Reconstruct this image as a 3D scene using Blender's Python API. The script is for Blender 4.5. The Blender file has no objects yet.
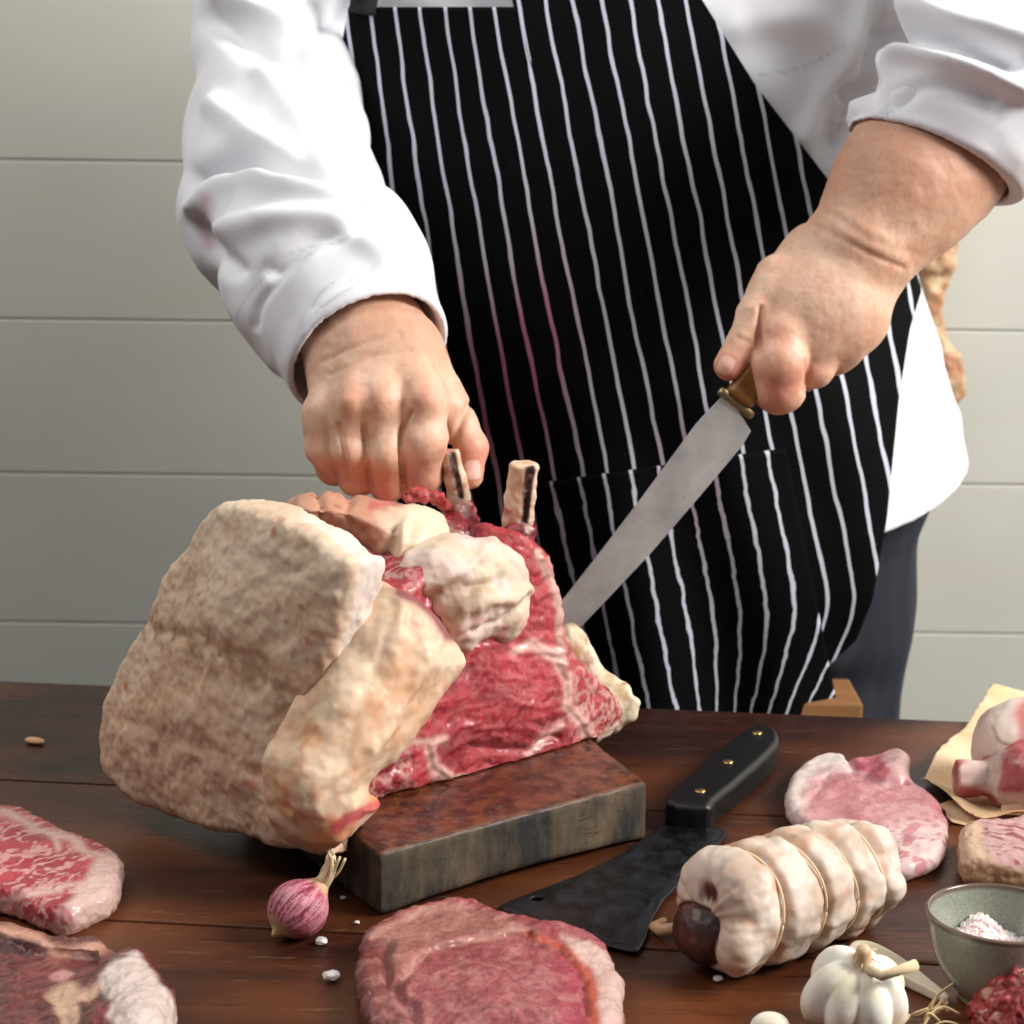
import bpy, bmesh, math, random
import numpy as np
from mathutils import Vector, Matrix
random.seed(7); np.random.seed(7)
SC = bpy.context.scene
COL = SC.collection
TZ = 0.90                      # table top height
EYE = np.array([0.0, 0.0, TZ + 0.41])
FPX = 2000.0
PITCH = math.radians(12.0); ROLL = math.radians(0.7)
_F = np.array([0, math.cos(PITCH), -math.sin(PITCH)])
_R0 = np.array([1.0, 0, 0]); _U0 = np.array([0, math.sin(PITCH), math.cos(PITCH)])
_R = _R0 * math.cos(ROLL) + _U0 * math.sin(ROLL)
_U = _U0 * math.cos(ROLL) - _R0 * math.sin(ROLL)

def ray(px, py):
    d = _F + _R * ((px - 512) / FPX) - _U * ((py - 512) / FPX)
    return d
def PZ(px, py, z):             # photo direction met with a horizontal plane
    d = ray(px, py); t = (z - EYE[2]) / d[2]
    return EYE + d * t
def PY(px, py, Y):             # photo direction met with an upright plane at distance Y
    d = ray(px, py); t = (Y - EYE[1]) / d[1]
    return EYE + d * t
def topx(P):
    D = P - EYE
    f = D @ _F
    return 512 + FPX * (D @ _R) / f, 512 - FPX * (D @ _U) / f
def mpp(Y): return Y * 1.02 / FPX      # metres for one photo pixel at distance Y

# ---------------------------------------------------------------- noise
_rng = np.random.RandomState(3)
_perm = np.concatenate([_rng.permutation(256)] * 3)
_g = _rng.normal(size=(256, 3)); _g /= np.linalg.norm(_g, axis=1)[:, None]
def pn(P, s=1.0, off=0.0):
    Q = np.asarray(P) * s + off
    I = np.floor(Q).astype(int); f = Q - I; I &= 255
    w = f * f * f * (f * (f * 6 - 15) + 10)
    out = 0
    for dx in (0, 1):
        for dy in (0, 1):
            for dz in (0, 1):
                h = _perm[_perm[_perm[(I[:, 0] + dx) & 255] + ((I[:, 1] + dy) & 255)] + ((I[:, 2] + dz) & 255)]
                g = _g[h]
                d = g[:, 0] * (f[:, 0] - dx) + g[:, 1] * (f[:, 1] - dy) + g[:, 2] * (f[:, 2] - dz)
                wx = w[:, 0] if dx else 1 - w[:, 0]
                wy = w[:, 1] if dy else 1 - w[:, 1]
                wz = w[:, 2] if dz else 1 - w[:, 2]
                out = out + d * wx * wy * wz
    return out * 1.6
def fbm(P, s=1.0, o=4, off=0.0, ridge=False):
    a, t, k = 1.0, 0.0, 0.0
    for i in range(o):
        n = pn(P, s * 2 ** i, off + i * 17.3)
        if ridge: n = 1 - 2 * np.abs(n)
        t = t + n * a; k += a; a *= 0.5
    return t / k
def sstep(a, b, x):
    t = np.clip((x - a) / (b - a), 0, 1); return t * t * (3 - 2 * t)

# ---------------------------------------------------------------- signed distance pieces
def smin(a, b, k):
    h = np.clip(0.5 + 0.5 * (b - a) / k, 0, 1)
    return b + (a - b) * h - k * h * (1 - h)
def smax(a, b, k): return -smin(-a, -b, k)
def s_caps(P, a, b, ra, rb=None):
    a = np.asarray(a, float); b = np.asarray(b, float)
    rb = ra if rb is None else rb
    ab = b - a; t = np.clip(((P - a) @ ab) / max(ab @ ab, 1e-12), 0, 1)
    return np.linalg.norm(P - a - t[:, None] * ab, axis=1) - (ra + (rb - ra) * t)
def s_chain(P, pts, rs, k=0.004):
    d = None
    for i in range(len(pts) - 1):
        c = s_caps(P, pts[i], pts[i + 1], rs[i], rs[i + 1])
        d = c if d is None else smin(d, c, k)
    return d
def s_ell(P, c, r, M=None):
    Q = P - np.asarray(c)
    if M is not None: Q = Q @ np.asarray(M)      # columns of M are the local axes
    r = np.asarray(r, float)
    k0 = np.linalg.norm(Q / r, axis=1); k1 = np.linalg.norm(Q / (r * r), axis=1) + 1e-9
    return k0 * (k0 - 1) / k1
def hull(points):
    bm = bmesh.new()
    for p in points: bm.verts.new(p)
    r = bmesh.ops.convex_hull(bm, input=bm.verts)
    bm.normal_update()
    cen = np.mean(np.array(points), axis=0)
    pl = []
    for f in bm.faces:
        n = np.array(f.normal); o = np.array(f.verts[0].co)
        if n @ (o - cen) < 0: n = -n
        if not any((n @ q[0] > .9995) for q in pl): pl.append((n, n @ o))
    bm.free()
    return pl
def s_hull(P, pl, k=0.006, r=0.0):
    D = np.stack([P @ n - o for n, o in pl])
    m = D.max(axis=0)
    return m + k * np.log(np.exp((D - m) / k).sum(axis=0)) - r
def poly_sd(X, Y, poly):
    """signed distance to a closed polygon, negative inside"""
    n = len(poly); d = np.full(X.shape, 1e9); ins = np.zeros(X.shape, bool)
    for i in range(n):
        x0, y0 = poly[i]; x1, y1 = poly[(i + 1) % n]
        ex, ey = x1 - x0, y1 - y0
        t = np.clip(((X - x0) * ex + (Y - y0) * ey) / (ex * ex + ey * ey + 1e-18), 0, 1)
        d = np.minimum(d, (X - x0 - t * ex) ** 2 + (Y - y0 - t * ey) ** 2)
        c = ((y0 > Y) != (y1 > Y)) & (X < (x1 - x0) * (Y - y0) / (y1 - y0 + 1e-18) + x0)
        ins ^= c
    d = np.sqrt(d)
    return np.where(ins, -d, d)
def line_d(X, Y, pts):
    """distance to an open polyline"""
    d = np.full(X.shape, 1e9)
    for i in range(len(pts) - 1):
        x0, y0 = pts[i]; x1, y1 = pts[i + 1]; ex, ey = x1 - x0, y1 - y0
        t = np.clip(((X - x0) * ex + (Y - y0) * ey) / (ex * ex + ey * ey + 1e-18), 0, 1)
        d = np.minimum(d, (X - x0 - t * ex) ** 2 + (Y - y0 - t * ey) ** 2)
    return np.sqrt(d)
def smooth_poly(pts, n=4):
    """Catmull-Rom through a closed outline"""
    P = np.array(pts, float); m = len(P); out = []
    for i in range(m):
        a, b, c, d = P[i - 1], P[i], P[(i + 1) % m], P[(i + 2) % m]
        for j in range(n):
            t = j / n
            out.append(0.5 * (2 * b + (c - a) * t + (2 * a - 5 * b + 4 * c - d) * t * t + (3 * b - a - 3 * c + d) * t ** 3))
    return np.array(out)
def smooth_line(pts, n=6):
    P = [np.array(p, float) for p in pts]; P = [2 * P[0] - P[1]] + P + [2 * P[-1] - P[-2]]; out = []
    for i in range(1, len(P) - 2):
        a, b, c, d = P[i - 1], P[i], P[i + 1], P[i + 2]
        for j in range(n):
            t = j / n
            out.append(0.5 * (2 * b + (c - a) * t + (2 * a - 5 * b + 4 * c - d) * t * t + (3 * b - a - 3 * c + d) * t ** 3))
    out.append(P[-2]); return np.array(out)

# ---------------------------------------------------------------- surface nets
def snet(f, lo, hi, h, s=4, proj=2):
    lo = np.array(lo, float); hi = np.array(hi, float)
    nc = np.ceil((hi - lo) / (h * s)).astype(int) + 1
    ax = [lo[i] + (np.arange(nc[i]) + 0.5) * h * s for i in range(3)]
    G = np.stack(np.meshgrid(*ax, indexing='ij'), -1).reshape(-1, 3)
    fc = np.concatenate([f(G[i:i + 400000]) for i in range(0, len(G), 400000)])
    fc = fc.reshape(nc)
    near = np.abs(fc) < h * s * 1.9
    n = nc * s
    F = np.repeat(np.repeat(np.repeat(np.where(fc < 0, -1.0, 1.0), s, 0), s, 1), s, 2)
    M = np.repeat(np.repeat(np.repeat(near, s, 0), s, 1), s, 2)
    idx = np.flatnonzero(M)
    I = np.stack(np.unravel_index(idx, n), -1)
    vals = np.empty(len(idx))
    for i in range(0, len(idx), 400000):
        vals[i:i + 400000] = f(lo + (I[i:i + 400000] + 0.5) * h)
    F = F.ravel(); F[idx] = vals; F = F.reshape(n)
    F[0] = F[-1] = 1; F[:, 0] = F[:, -1] = 1; F[:, :, 0] = F[:, :, -1] = 1
    S = F < 0
    c = S[:-1, :-1, :-1].astype(np.int8)
    cnt = sum(S[dx:n[0] - 1 + dx, dy:n[1] - 1 + dy, dz:n[2] - 1 + dz].astype(np.int8) for dx in (0, 1) for dy in (0, 1) for dz in (0, 1))
    act = (cnt > 0) & (cnt < 8)
    aidx = np.stack(np.nonzero(act), -1)
    vid = np.full(act.shape, -1, int); vid[act] = np.arange(len(aidx))
    corner = {}
    for dx in (0, 1):
        for dy in (0, 1):
            for dz in (0, 1):
                corner[(dx, dy, dz)] = F[aidx[:, 0] + dx, aidx[:, 1] + dy, aidx[:, 2] + dz]
    acc = np.zeros((len(aidx), 3)); k = np.zeros(len(aidx))
    for a in corner:
        for axis in range(3):
            if a[axis] == 0:
                b = list(a); b[axis] = 1; b = tuple(b)
                va, vb = corner[a], corner[b]
                m = (va < 0) != (vb < 0)
                t = np.where(m, va / np.where(m, va - vb, 1), 0)
                p = np.tile(np.array(a, float), (len(aidx), 1)); p[:, axis] = t
                acc += p * m[:, None]; k += m
    V = lo + (aidx + acc / k[:, None] + 0.5) * h
    faces = []
    for axis in range(3):
        sl0 = [slice(1, -1)] * 3; sl1 = [slice(1, -1)] * 3
        sl0[axis] = slice(0, -1); sl1[axis] = slice(1, None)
        A = S[tuple(sl0)]; B = S[tuple(sl1)]
        m = A != B
        e = np.stack(np.nonzero(m), -1); flip = A[m]
        for q in range(3):
            if q != axis: e[:, q] += 1
        u, v = [(1, 2), (2, 0), (0, 1)][axis]
        def cell(du, dv):
            g = e.copy(); g[:, u] -= du; g[:, v] -= dv
            return vid[g[:, 0], g[:, 1], g[:, 2]]
        q = np.stack([cell(1, 1), cell(0, 1), cell(0, 0), cell(1, 0)], -1)
        q[~flip] = q[~flip][:, ::-1]
        faces.append(q)
    Q = np.concatenate(faces)
    Q = Q[(Q >= 0).all(axis=1)]
    for _ in range(proj):
        g, fv = grad(f, V, h * .5)
        st = fv / np.maximum((g * g).sum(1), .25)
        V = V - g * np.clip(st, -h, h)[:, None]
    return V, Q
def grad(f, V, e):
    fv = f(V); g = np.empty_like(V)
    for a in range(3):
        d = np.zeros(3); d[a] = e
        g[:, a] = (f(V + d) - f(V - d)) / (2 * e)
    return g, fv
def vnorm(V, Q):
    A = V[Q[:, 2]] - V[Q[:, 0]]; B = V[Q[:, 3]] - V[Q[:, 1]]
    fn = np.cross(A, B); N = np.zeros_like(V)
    for i in range(4):
        for c in range(3):
            N[:, c] += np.bincount(Q[:, i], weights=fn[:, c], minlength=len(V))
    return N / (np.linalg.norm(N, axis=1)[:, None] + 1e-12)

# ---------------------------------------------------------------- scene helpers
def mesh_np(name, V, Q, mat, parent=None, col=None, attrs=None, smooth=True, mats=None, mi=None):
    me = bpy.data.meshes.new(name)
    V = np.asarray(V, float); Q = np.asarray(Q, int); k = Q.shape[1]
    off = Vector((0, 0, 0))
    me.vertices.add(len(V)); me.vertices.foreach_set('co', V.ravel())
    me.loops.add(Q.size); me.loops.foreach_set('vertex_index', Q.ravel())
    me.polygons.add(len(Q))
    me.polygons.foreach_set('loop_start', np.arange(0, Q.size, k)); me.polygons.foreach_set('loop_total', np.full(len(Q), k))
    me.update(calc_edges=True)
    me.polygons.foreach_set('use_smooth', np.full(len(Q), smooth))
    if col is not None:
        a = me.color_attributes.new('col', 'FLOAT_COLOR', 'POINT')
        c4 = np.ones((len(V), 4)); c4[:, :3] = np.clip(col, 0, 1); a.data.foreach_set('color', c4.ravel())
    for an, av in (attrs or {}).items():
        a = me.attributes.new(an, 'FLOAT', 'POINT'); a.data.foreach_set('value', np.asarray(av, float))
    me.materials.append(mat)
    me.validate()
    o = bpy.data.objects.new(name, me); COL.objects.link(o)
    if parent is not None: o.parent = parent
    return o
def base_at(o, loc):
    """move the origin of a world-built object (or empty with children) to loc"""
    loc = Vector(loc)
    if o.type == 'MESH': o.data.transform(Matrix.Translation(-loc)); o.location = loc
    return o
def thing(name, label, cat, loc=(0, 0, 0), group=None):
    o = bpy.data.objects.new(name, None); COL.objects.link(o); o.empty_display_size = .05
    o.location = loc; o['label'] = label; o['category'] = cat
    if group: o['group'] = group
    return o
def adopt(root, o, label=None):
    """make the world-built mesh a part of root, keeping its place"""
    o.parent = root
    w = Vector((0, 0, 0)); p = root
    while p is not None: w += p.location; p = p.parent
    o.data.transform(Matrix.Translation(-w)) if o.type == 'MESH' else None
    if label: o['label'] = label
    return o
def tag(o, label, cat, group=None):
    o['label'] = label; o['category'] = cat
    if group: o['group'] = group
    return o
def struct(o): o['kind'] = 'structure'; return o
def bm_obj(name, bm, mat, smooth=False):
    bmesh.ops.recalc_face_normals(bm, faces=bm.faces)
    me = bpy.data.meshes.new(name); bm.to_mesh(me); bm.free()
    for p in me.polygons: p.use_smooth = smooth
    me.materials.append(mat)
    o = bpy.data.objects.new(name, me); COL.objects.link(o); return o
def box_bm(bm, lo, hi, bev=0.0, seg=2):
    v = [bm.verts.new((x, y, z)) for x in (lo[0], hi[0]) for y in (lo[1], hi[1]) for z in (lo[2], hi[2])]
    fs = [bm.faces.new([v[i] for i in q]) for q in ((0, 1, 3, 2), (4, 6, 7, 5), (0, 4, 5, 1), (2, 3, 7, 6), (0, 2, 6, 4), (1, 5, 7, 3))]
    if bev: bmesh.ops.bevel(bm, geom=list({e for f in fs for e in f.edges}), offset=bev, segments=seg, profile=.6, affect='EDGES')
def tube_np(pts, rad, seg=8):
    P = np.array(pts, float); n = len(P); rad = np.full(n, rad) if np.isscalar(rad) else np.array(rad, float)
    T = np.gradient(P, axis=0); T /= np.linalg.norm(T, axis=1)[:, None] + 1e-12
    up = np.array([0.13, .21, .97]); N = np.cross(T[0], up); N /= np.linalg.norm(N)
    V = []; a = np.linspace(0, 2 * math.pi, seg, endpoint=False)
    for i in range(n):
        N = N - T[i] * (N @ T[i]); N /= np.linalg.norm(N); B = np.cross(T[i], N)
        V.append(P[i] + rad[i] * (np.cos(a)[:, None] * N + np.sin(a)[:, None] * B))
    V = np.concatenate(V); Q = []
    for i in range(n - 1):
        for j in range(seg):
            k = (j + 1) % seg; Q.append((i * seg + j, i * seg + k, (i + 1) * seg + k, (i + 1) * seg + j))
    V = np.concatenate([V, P[:1], P[-1:]]); a0, a1 = len(V) - 2, len(V) - 1
    for j in range(0, seg, 2):
        Q.append((a0, (j + 2) % seg, (j + 1) % seg, j)); b = (n - 1) * seg
        Q.append((a1, b + j, b + (j + 1) % seg, b + (j + 2) % seg))
    return V, np.array(Q)
def join_np(parts):
    V = []; Q = []; k = 0
    for v, q in parts: V.append(v); Q.append(np.asarray(q) + k); k += len(v)
    return np.concatenate(V), np.concatenate(Q)

# ---------------------------------------------------------------- materials
class NT:
    def __init__(s, name):
        s.m = bpy.data.materials.new(name); s.m.use_nodes = True
        s.t = s.m.node_tree; s.b = s.t.nodes['Principled BSDF']; s.N = s.t.nodes; s.L = s.t.links
    def n(s, k, **kw):
        x = s.N.new('ShaderNode' + k)
        for a, v in kw.items():
            if a in x.inputs.keys() if isinstance(a, str) else False: x.inputs[a].default_value = v
            else: setattr(x, a, v)
        return x
    def inp(s, node, name, v):
        node.inputs[name].default_value = v; return node
    def l(s, a, b): s.L.new(a, b)
    def noise(s, scale, detail=4, rough=.55, vec=None, dist=0):
        x = s.N.new('ShaderNodeTexNoise'); x.inputs['Scale'].default_value = scale; x.inputs['Detail'].default_value = detail
        x.inputs['Roughness'].default_value = rough; x.inputs['Distortion'].default_value = dist
        if vec is not None: s.l(vec, x.inputs['Vector'])
        return x.outputs['Fac']
    def pos(s, scale=(1, 1, 1), rot=(0, 0, 0)):
        tc = s.N.new('ShaderNodeTexCoord'); mp = s.N.new('ShaderNodeMapping')
        mp.inputs['Scale'].default_value = scale; mp.inputs['Rotation'].default_value = rot
        s.l(tc.outputs['Object'], mp.inputs['Vector']); return mp.outputs['Vector']
    def math(s, op, a, b=0.0, c=None):
        x = s.N.new('ShaderNodeMath'); x.operation = op
        for i, v in enumerate((a, b) if c is None else (a, b, c)):
            if isinstance(v, (int, float)): x.inputs[i].default_value = v
            else: s.l(v, x.inputs[i])
        return x.outputs[0]
    def rng(s, v, a, b, c=0.0, d=1.0):
        x = s.N.new('ShaderNodeMapRange')
        for i, q in zip((1, 2, 3, 4), (a, b, c, d)): x.inputs[i].default_value = q
        s.l(v, x.inputs[0]); return x.outputs[0]
    def mix(s, f, a, b, mode='MIX'):
        x = s.N.new('ShaderNodeMix'); x.data_type = 'RGBA'; x.blend_type = mode
        for sock, v in ((x.inputs[0], f), (x.inputs[6], a), (x.inputs[7], b)):
            if isinstance(v, (int, float)): sock.default_value = v
            elif isinstance(v, tuple): sock.default_value = (*v, 1) if len(v) == 3 else v
            else: s.l(v, sock)
        return x.outputs[2]
    def bump(s, h, strength=.3, dist=.001):
        x = s.N.new('ShaderNodeBump'); x.inputs['Strength'].default_value = strength; x.inputs['Distance'].default_value = dist
        s.l(h, x.inputs['Height']); s.l(x.outputs[0], s.b.inputs['Normal'])
    def attr(s, name, out='Color'):
        x = s.N.new('ShaderNodeAttribute'); x.attribute_name = name; return x.outputs[out]
    def set(s, **kw):
        for k, v in kw.items():
            k = k.replace('_', ' ')
            if isinstance(v, tuple) and len(v) == 3 and k != 'Subsurface Radius': v = (*v, 1)
            if isinstance(v, (int, float, tuple)): s.b.inputs[k].default_value = v
            else: s.l(v, s.b.inputs[k])
        return s
def flesh(name, rough=.38, sss=.25, fine=.22, bump=.5, bscale=900, rvar=.25, coat=0.0, bd=.0006):
    t = NT(name); c = t.attr('col'); nz = t.noise(420, 5, .6)
    c2 = t.mix(t.rng(nz, .3, .7), t.mix(1.0, c, (1 - fine, 1 - fine, 1 - fine), 'MULTIPLY'), c)
    t.set(Base_Color=c2, Subsurface_Weight=sss, Subsurface_Radius=(.6, .25, .15), Subsurface_Scale=.006)
    t.set(Roughness=t.rng(t.noise(180, 3), .3, .7, rough - rvar * .5, rough + rvar * .5))
    t.set(Coat_Weight=coat, Coat_Roughness=.15)
    t.bump(t.noise(bscale, 4, .6), bump, bd)
    return t.m
def plain(name, col, rough=.5, metal=0, bump=None, **kw):
    t = NT(name); n = t.noise(60, 4)
    t.set(Base_Color=t.mix(t.rng(n, .3, .7), tuple(c * .88 for c in col), col), Roughness=rough, Metallic=metal, **kw)
    if bump: t.bump(t.noise(bump[0], 4), bump[1], bump[2])
    return t.m
def lerp(a, b, t):
    a = np.asarray(a, float); b = np.asarray(b, float)
    return a * (1 - t[:, None]) + b * t[:, None]

def S(r, g, b):
    f = lambda c: (c / 255 / 12.92) if c / 255 <= .04045 else ((c / 255 + .055) / 1.055) ** 2.4
    return (f(r), f(g), f(b))

class Poly2:
    """signed distance of a smoothed outline, sampled from a fine grid"""
    def __init__(s, pts, step=.001, pad=.03, n=4):
        p = smooth_poly(pts, n) if n > 1 else np.array(pts, float)
        s.lo = p.min(0) - pad; hi = p.max(0) + pad; s.h = step; s.poly = p
        nx, ny = np.ceil((hi - s.lo) / step).astype(int) + 1
        X, Y = np.meshgrid(s.lo[0] + np.arange(nx) * step, s.lo[1] + np.arange(ny) * step, indexing='ij')
        s.G = poly_sd(X, Y, p); s.n = (nx, ny)
    def __call__(s, X, Y):
        u = np.clip((X - s.lo[0]) / s.h, 0, s.n[0] - 1.001); v = np.clip((Y - s.lo[1]) / s.h, 0, s.n[1] - 1.001)
        i = u.astype(int); j = v.astype(int); fu = u - i; fv = v - j; G = s.G
        d = (G[i, j] * (1 - fu) + G[i + 1, j] * fu) * (1 - fv) + (G[i, j + 1] * (1 - fu) + G[i + 1, j + 1] * fu) * fv
        ex = np.maximum(np.maximum(s.lo[0] - X, X - s.lo[0] - s.h * s.n[0]), 0); ey = np.maximum(np.maximum(s.lo[1] - Y, Y - s.lo[1] - s.h * s.n[1]), 0)
        return d + np.hypot(ex, ey)
class Prism:
    """outline lying in a plane (origin o, in-plane axis u, tilt), running L deep behind it"""
    def __init__(s, px, o, udir, L, r, lean=0.0, bulge=0.0, k=None, off=0.0):
        u = np.array([udir[0], udir[1], 0.0]); u /= np.linalg.norm(u)
        b = np.array([-u[1], u[0], 0.0])                      # away from the camera
        if b[1] < 0: b = -b
        v = np.array([0, 0, 1.0]) * math.cos(lean) + b * math.sin(lean)
        s.n = b * math.cos(lean) - np.array([0, 0, 1.0]) * math.sin(lean)
        s.u, s.v, s.L, s.r, s.bulge = u, v, L, r, bulge
        s.o = np.array(o, float) + s.n * off
        pts = []
        for x, y in px:
            d = ray(x, y); t = ((s.o - EYE) @ s.n) / (d @ s.n); q = EYE + d * t - s.o
            pts.append((q @ s.u, q @ s.v))
        s.P2 = Poly2(pts)
        s.mx = max(-s.P2.G.min(), .01)
    def uv(s, P):
        Q = P - s.o; return Q @ s.u, Q @ s.v, Q @ s.n
    def __call__(s, P):
        a, b, c = s.uv(P); d2 = s.P2(a, b)
        c = c + s.bulge * np.clip(-d2 / s.mx, 0, 1) ** .7
        L = s.L + s.bulge * 0
        qx = d2 + s.r; qz = np.abs(c - L / 2) - L / 2 + s.r
        return np.hypot(np.maximum(qx, 0), np.maximum(qz, 0)) + np.minimum(np.maximum(qx, qz), 0) - s.r

def build(name, f, lo, hi, h, mat, root, disp=None, colf=None, label=None, attrs=None):
    V, Q = snet(f, lo, hi, h)
    if len(V) == 0: print('EMPTY', name); return None
    N = vnorm(V, Q)
    if disp is not None:
        V = V + N * disp(V, N)[:, None]; N = vnorm(V, Q)
    if root is not None and root.name == 'rib_roast':      # rests on the block
        m = (BOARD2(V[:, 0], V[:, 1]) < .003) & (V[:, 2] < BZ + .001); V[m, 2] = BZ + .001; N = vnorm(V, Q)
    col = colf(V, N) if colf is not None else None
    o = mesh_np(name, V, Q, mat, None, col)
    if root is not None: adopt(root, o, label)
    elif label: o['label'] = label
    o['_n'] = 0; del o['_n']
    return o

# ================================================================ materials
M_FAT = flesh('beef_fat', .42, .35, .10, .45, 500, coat=.15)
M_LEAN = flesh('lean_meat', .27, .15, .26, .6, 600, coat=.5)
M_SKIN = flesh('skin', .5, .3, .10, .35, 1300, .2, bd=.0004)
M_BONE = flesh('bone', .45, .2, .15, .4, 600)

# ================================================================ room
def wall_mat():
    t = NT('painted_boards'); p = t.pos((1, 1, 1)); n = t.noise(3, 4, .6, p); g = t.noise(14, 5, .6, t.pos((.25, 1, 3)))
    c = t.mix(t.rng(n, .35, .65), S(206, 205, 194), S(214, 213, 203))
    c = t.mix(t.math('MULTIPLY', t.rng(g, .5, .75), .22), c, S(216, 196, 164))
    t.set(Base_Color=c, Roughness=.55); t.bump(t.noise(220, 4), .12, .0006); return t.m
M_WALL = wall_mat()
WY = 1.99; BH = .1565
bm = bmesh.new()
z0 = PY(512, 325, WY)[2]
k0 = -int(z0 / BH) - 1
for k in range(k0, 10):
    za = z0 + k * BH; zb = za + BH
    if zb < 0: continue
    box_bm(bm, (-2.2, WY, max(za, 0) + .0004), (2.2, WY + .02, zb - .0004), .0022, 3)
box_bm(bm, (-2.2, WY + .006, 0), (2.2, WY + .05, z0 + 10 * BH))
struct(bm_obj('wall_back', bm, M_WALL))
bm = bmesh.new(); box_bm(bm, (-2.2, -1.6, -.05), (2.2, WY + .05, 0))
struct(bm_obj('floor', bm, plain('grey_floor', S(95, 88, 80), .6)))

# ================================================================ table
A = PZ(0, 680, TZ); B = PZ(1024, 723, TZ); TD = (B - A) / np.linalg.norm(B - A); TN = np.array([-TD[1], TD[0], 0])   # back edge, away
def wood_mat(name, c0, c1, c2, rough=.3, gdir=0.0, rings=1.0, coat=.1, scale=1.0):
    t = NT(name)
    v = t.pos((2.2 * scale, 26 * scale, 26 * scale), (0, 0, gdir))
    g1 = t.noise(2.0, 6, .65, v, .8); g2 = t.noise(9, 5, .6, v, .4)
    big = t.noise(3.5 * scale, 3, .5, t.pos((1, 2.4, 1), (0, 0, gdir)))
    c = t.mix(t.rng(g1, .33, .66), c0, c1); c = t.mix(t.math('MULTIPLY', t.rng(big, .42, .66), .9), c, c2)
    c = t.mix(t.rng(g2, .62, .72), c, tuple(x * .35 for x in c0))
    scr = t.noise(11, 5, .75, t.pos((2.6, 22, 22), (0, 0, gdir + .04)))
    c = t.mix(t.math('MULTIPLY', t.rng(scr, .60, .78), .30), c, S(196, 160, 118))
    t.set(Base_Color=c, Roughness=t.rng(t.noise(40, 4, .6, v), .3, .75, rough - .08, rough + .25), Coat_Weight=coat, Coat_Roughness=.22, Specular_IOR_Level=.32)
    t.bump(t.math('ADD', g2, t.math('MULTIPLY', g1, .6)), .25, .0008); return t.m
M_TABLE = wood_mat('stained_table_wood', S(24, 9, 6), S(56, 24, 13), S(112, 60, 30), .36, -math.atan2(TD[1], TD[0]))
M_TABLE2 = plain('dark_table_underframe', S(60, 34, 22), .5)
Emid = PZ(512, 701.5, TZ)
bank = [0, PZ(512, 803, TZ), PZ(512, 941, TZ)]
d1 = abs((bank[1] - Emid) @ TN); d2 = abs((bank[2] - Emid) @ TN)
edges = [0, d1, d2, d2 + .19, d2 + .38, d2 + .5]
troot_loc = (Emid[0], Emid[1] - .35, 0)
table = thing('wooden_table', 'dark stained wooden plank table with a worn glossy top under all the meat', 'table', troot_loc)
ang = math.atan2(TD[1], TD[0])
for i in range(5):
    bm = bmesh.new(); box_bm(bm, (-1.05, -edges[i + 1] + .0009, -.035), (1.05, -edges[i] - .0009, 0), .0022, 2)
    bm.transform(Matrix.Translation(Vector((Emid[0], Emid[1], TZ))) @ Matrix.Rotation(ang, 4, 'Z'))
    adopt(table, bm_obj('plank', bm, M_TABLE))
bm = bmesh.new(); box_bm(bm, (-1.0, -.84, -.115), (1.0, -.05, -.036), .002)
bm.transform(Matrix.Translation(Vector((Emid[0], Emid[1], TZ))) @ Matrix.Rotation(ang, 4, 'Z'))
adopt(table, bm_obj('underframe', bm, M_TABLE2))
for lx in (-.95, .95):
    for ly in (-.8, -.1):
        bm = bmesh.new(); box_bm(bm, (lx - .035, ly - .035, -TZ), (lx + .035, ly + .035, -.11), .004)
        bm.transform(Matrix.Translation(Vector((Emid[0], Emid[1], TZ))) @ Matrix.Rotation(ang, 4, 'Z'))
        adopt(table, bm_obj('leg', bm, M_TABLE2))

# ================================================================ chopping block under the roast
BT = .035; BZ = TZ + BT
def board_mat():
    t = NT('bloodied_block_wood'); p = t.pos(); geo = t.N.new('ShaderNodeNewGeometry')
    sx = t.N.new('ShaderNodeSeparateXYZ'); t.l(geo.outputs['Normal'], sx.inputs[0])
    up = t.rng(sx.outputs[2], .45, .8)
    side = t.mix(t.rng(t.noise(55, 5, .65, t.pos((1, 1, .35))), .4, .68), S(24, 20, 17), S(104, 86, 60))
    side = t.mix(t.rng(t.noise(22, 4, .6), .58, .72), side, S(24, 22, 22))
    side = t.mix(t.rng(t.noise(300, 3, .6, t.pos((3, 3, .12))), .52, .7, 0, .6), side, S(60, 52, 42))
    top = t.mix(t.rng(t.noise(24, 5, .6), .38, .6), S(40, 18, 12), S(116, 62, 34))
    top = t.mix(t.rng(t.noise(60, 5, .7), .58, .7), top, S(150, 96, 58))
    top = t.mix(t.rng(t.noise(14, 4, .6), .52, .64, 0, .6), top, S(64, 16, 12))
    t.set(Base_Color=t.mix(up, side, top), Roughness=t.rng(up, 0, 1, .6, .3), Coat_Weight=t.math('MULTIPLY', up, .3))
    t.bump(t.noise(160, 5, .6), .5, .0012); return t.m
bp = [PZ(380, 853, BZ), PZ(647, 781, BZ), PZ(606, 749, BZ)]
dr = bp[2] - bp[1]; dr /= np.linalg.norm(dr)
C2 = bp[1] + dr * .19; D2 = bp[0] + np.array([-.52, .85, 0]) * .17
fr = [bp[0] + (bp[1] - bp[0]) * t for t in np.linspace(0, 1, 9)]
ou = [tuple(p[:2]) for p in fr] + [tuple(C2[:2]), tuple(D2[:2])]
P2 = Poly2(ou, .001, .02, 1); BOARD2 = P2
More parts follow.
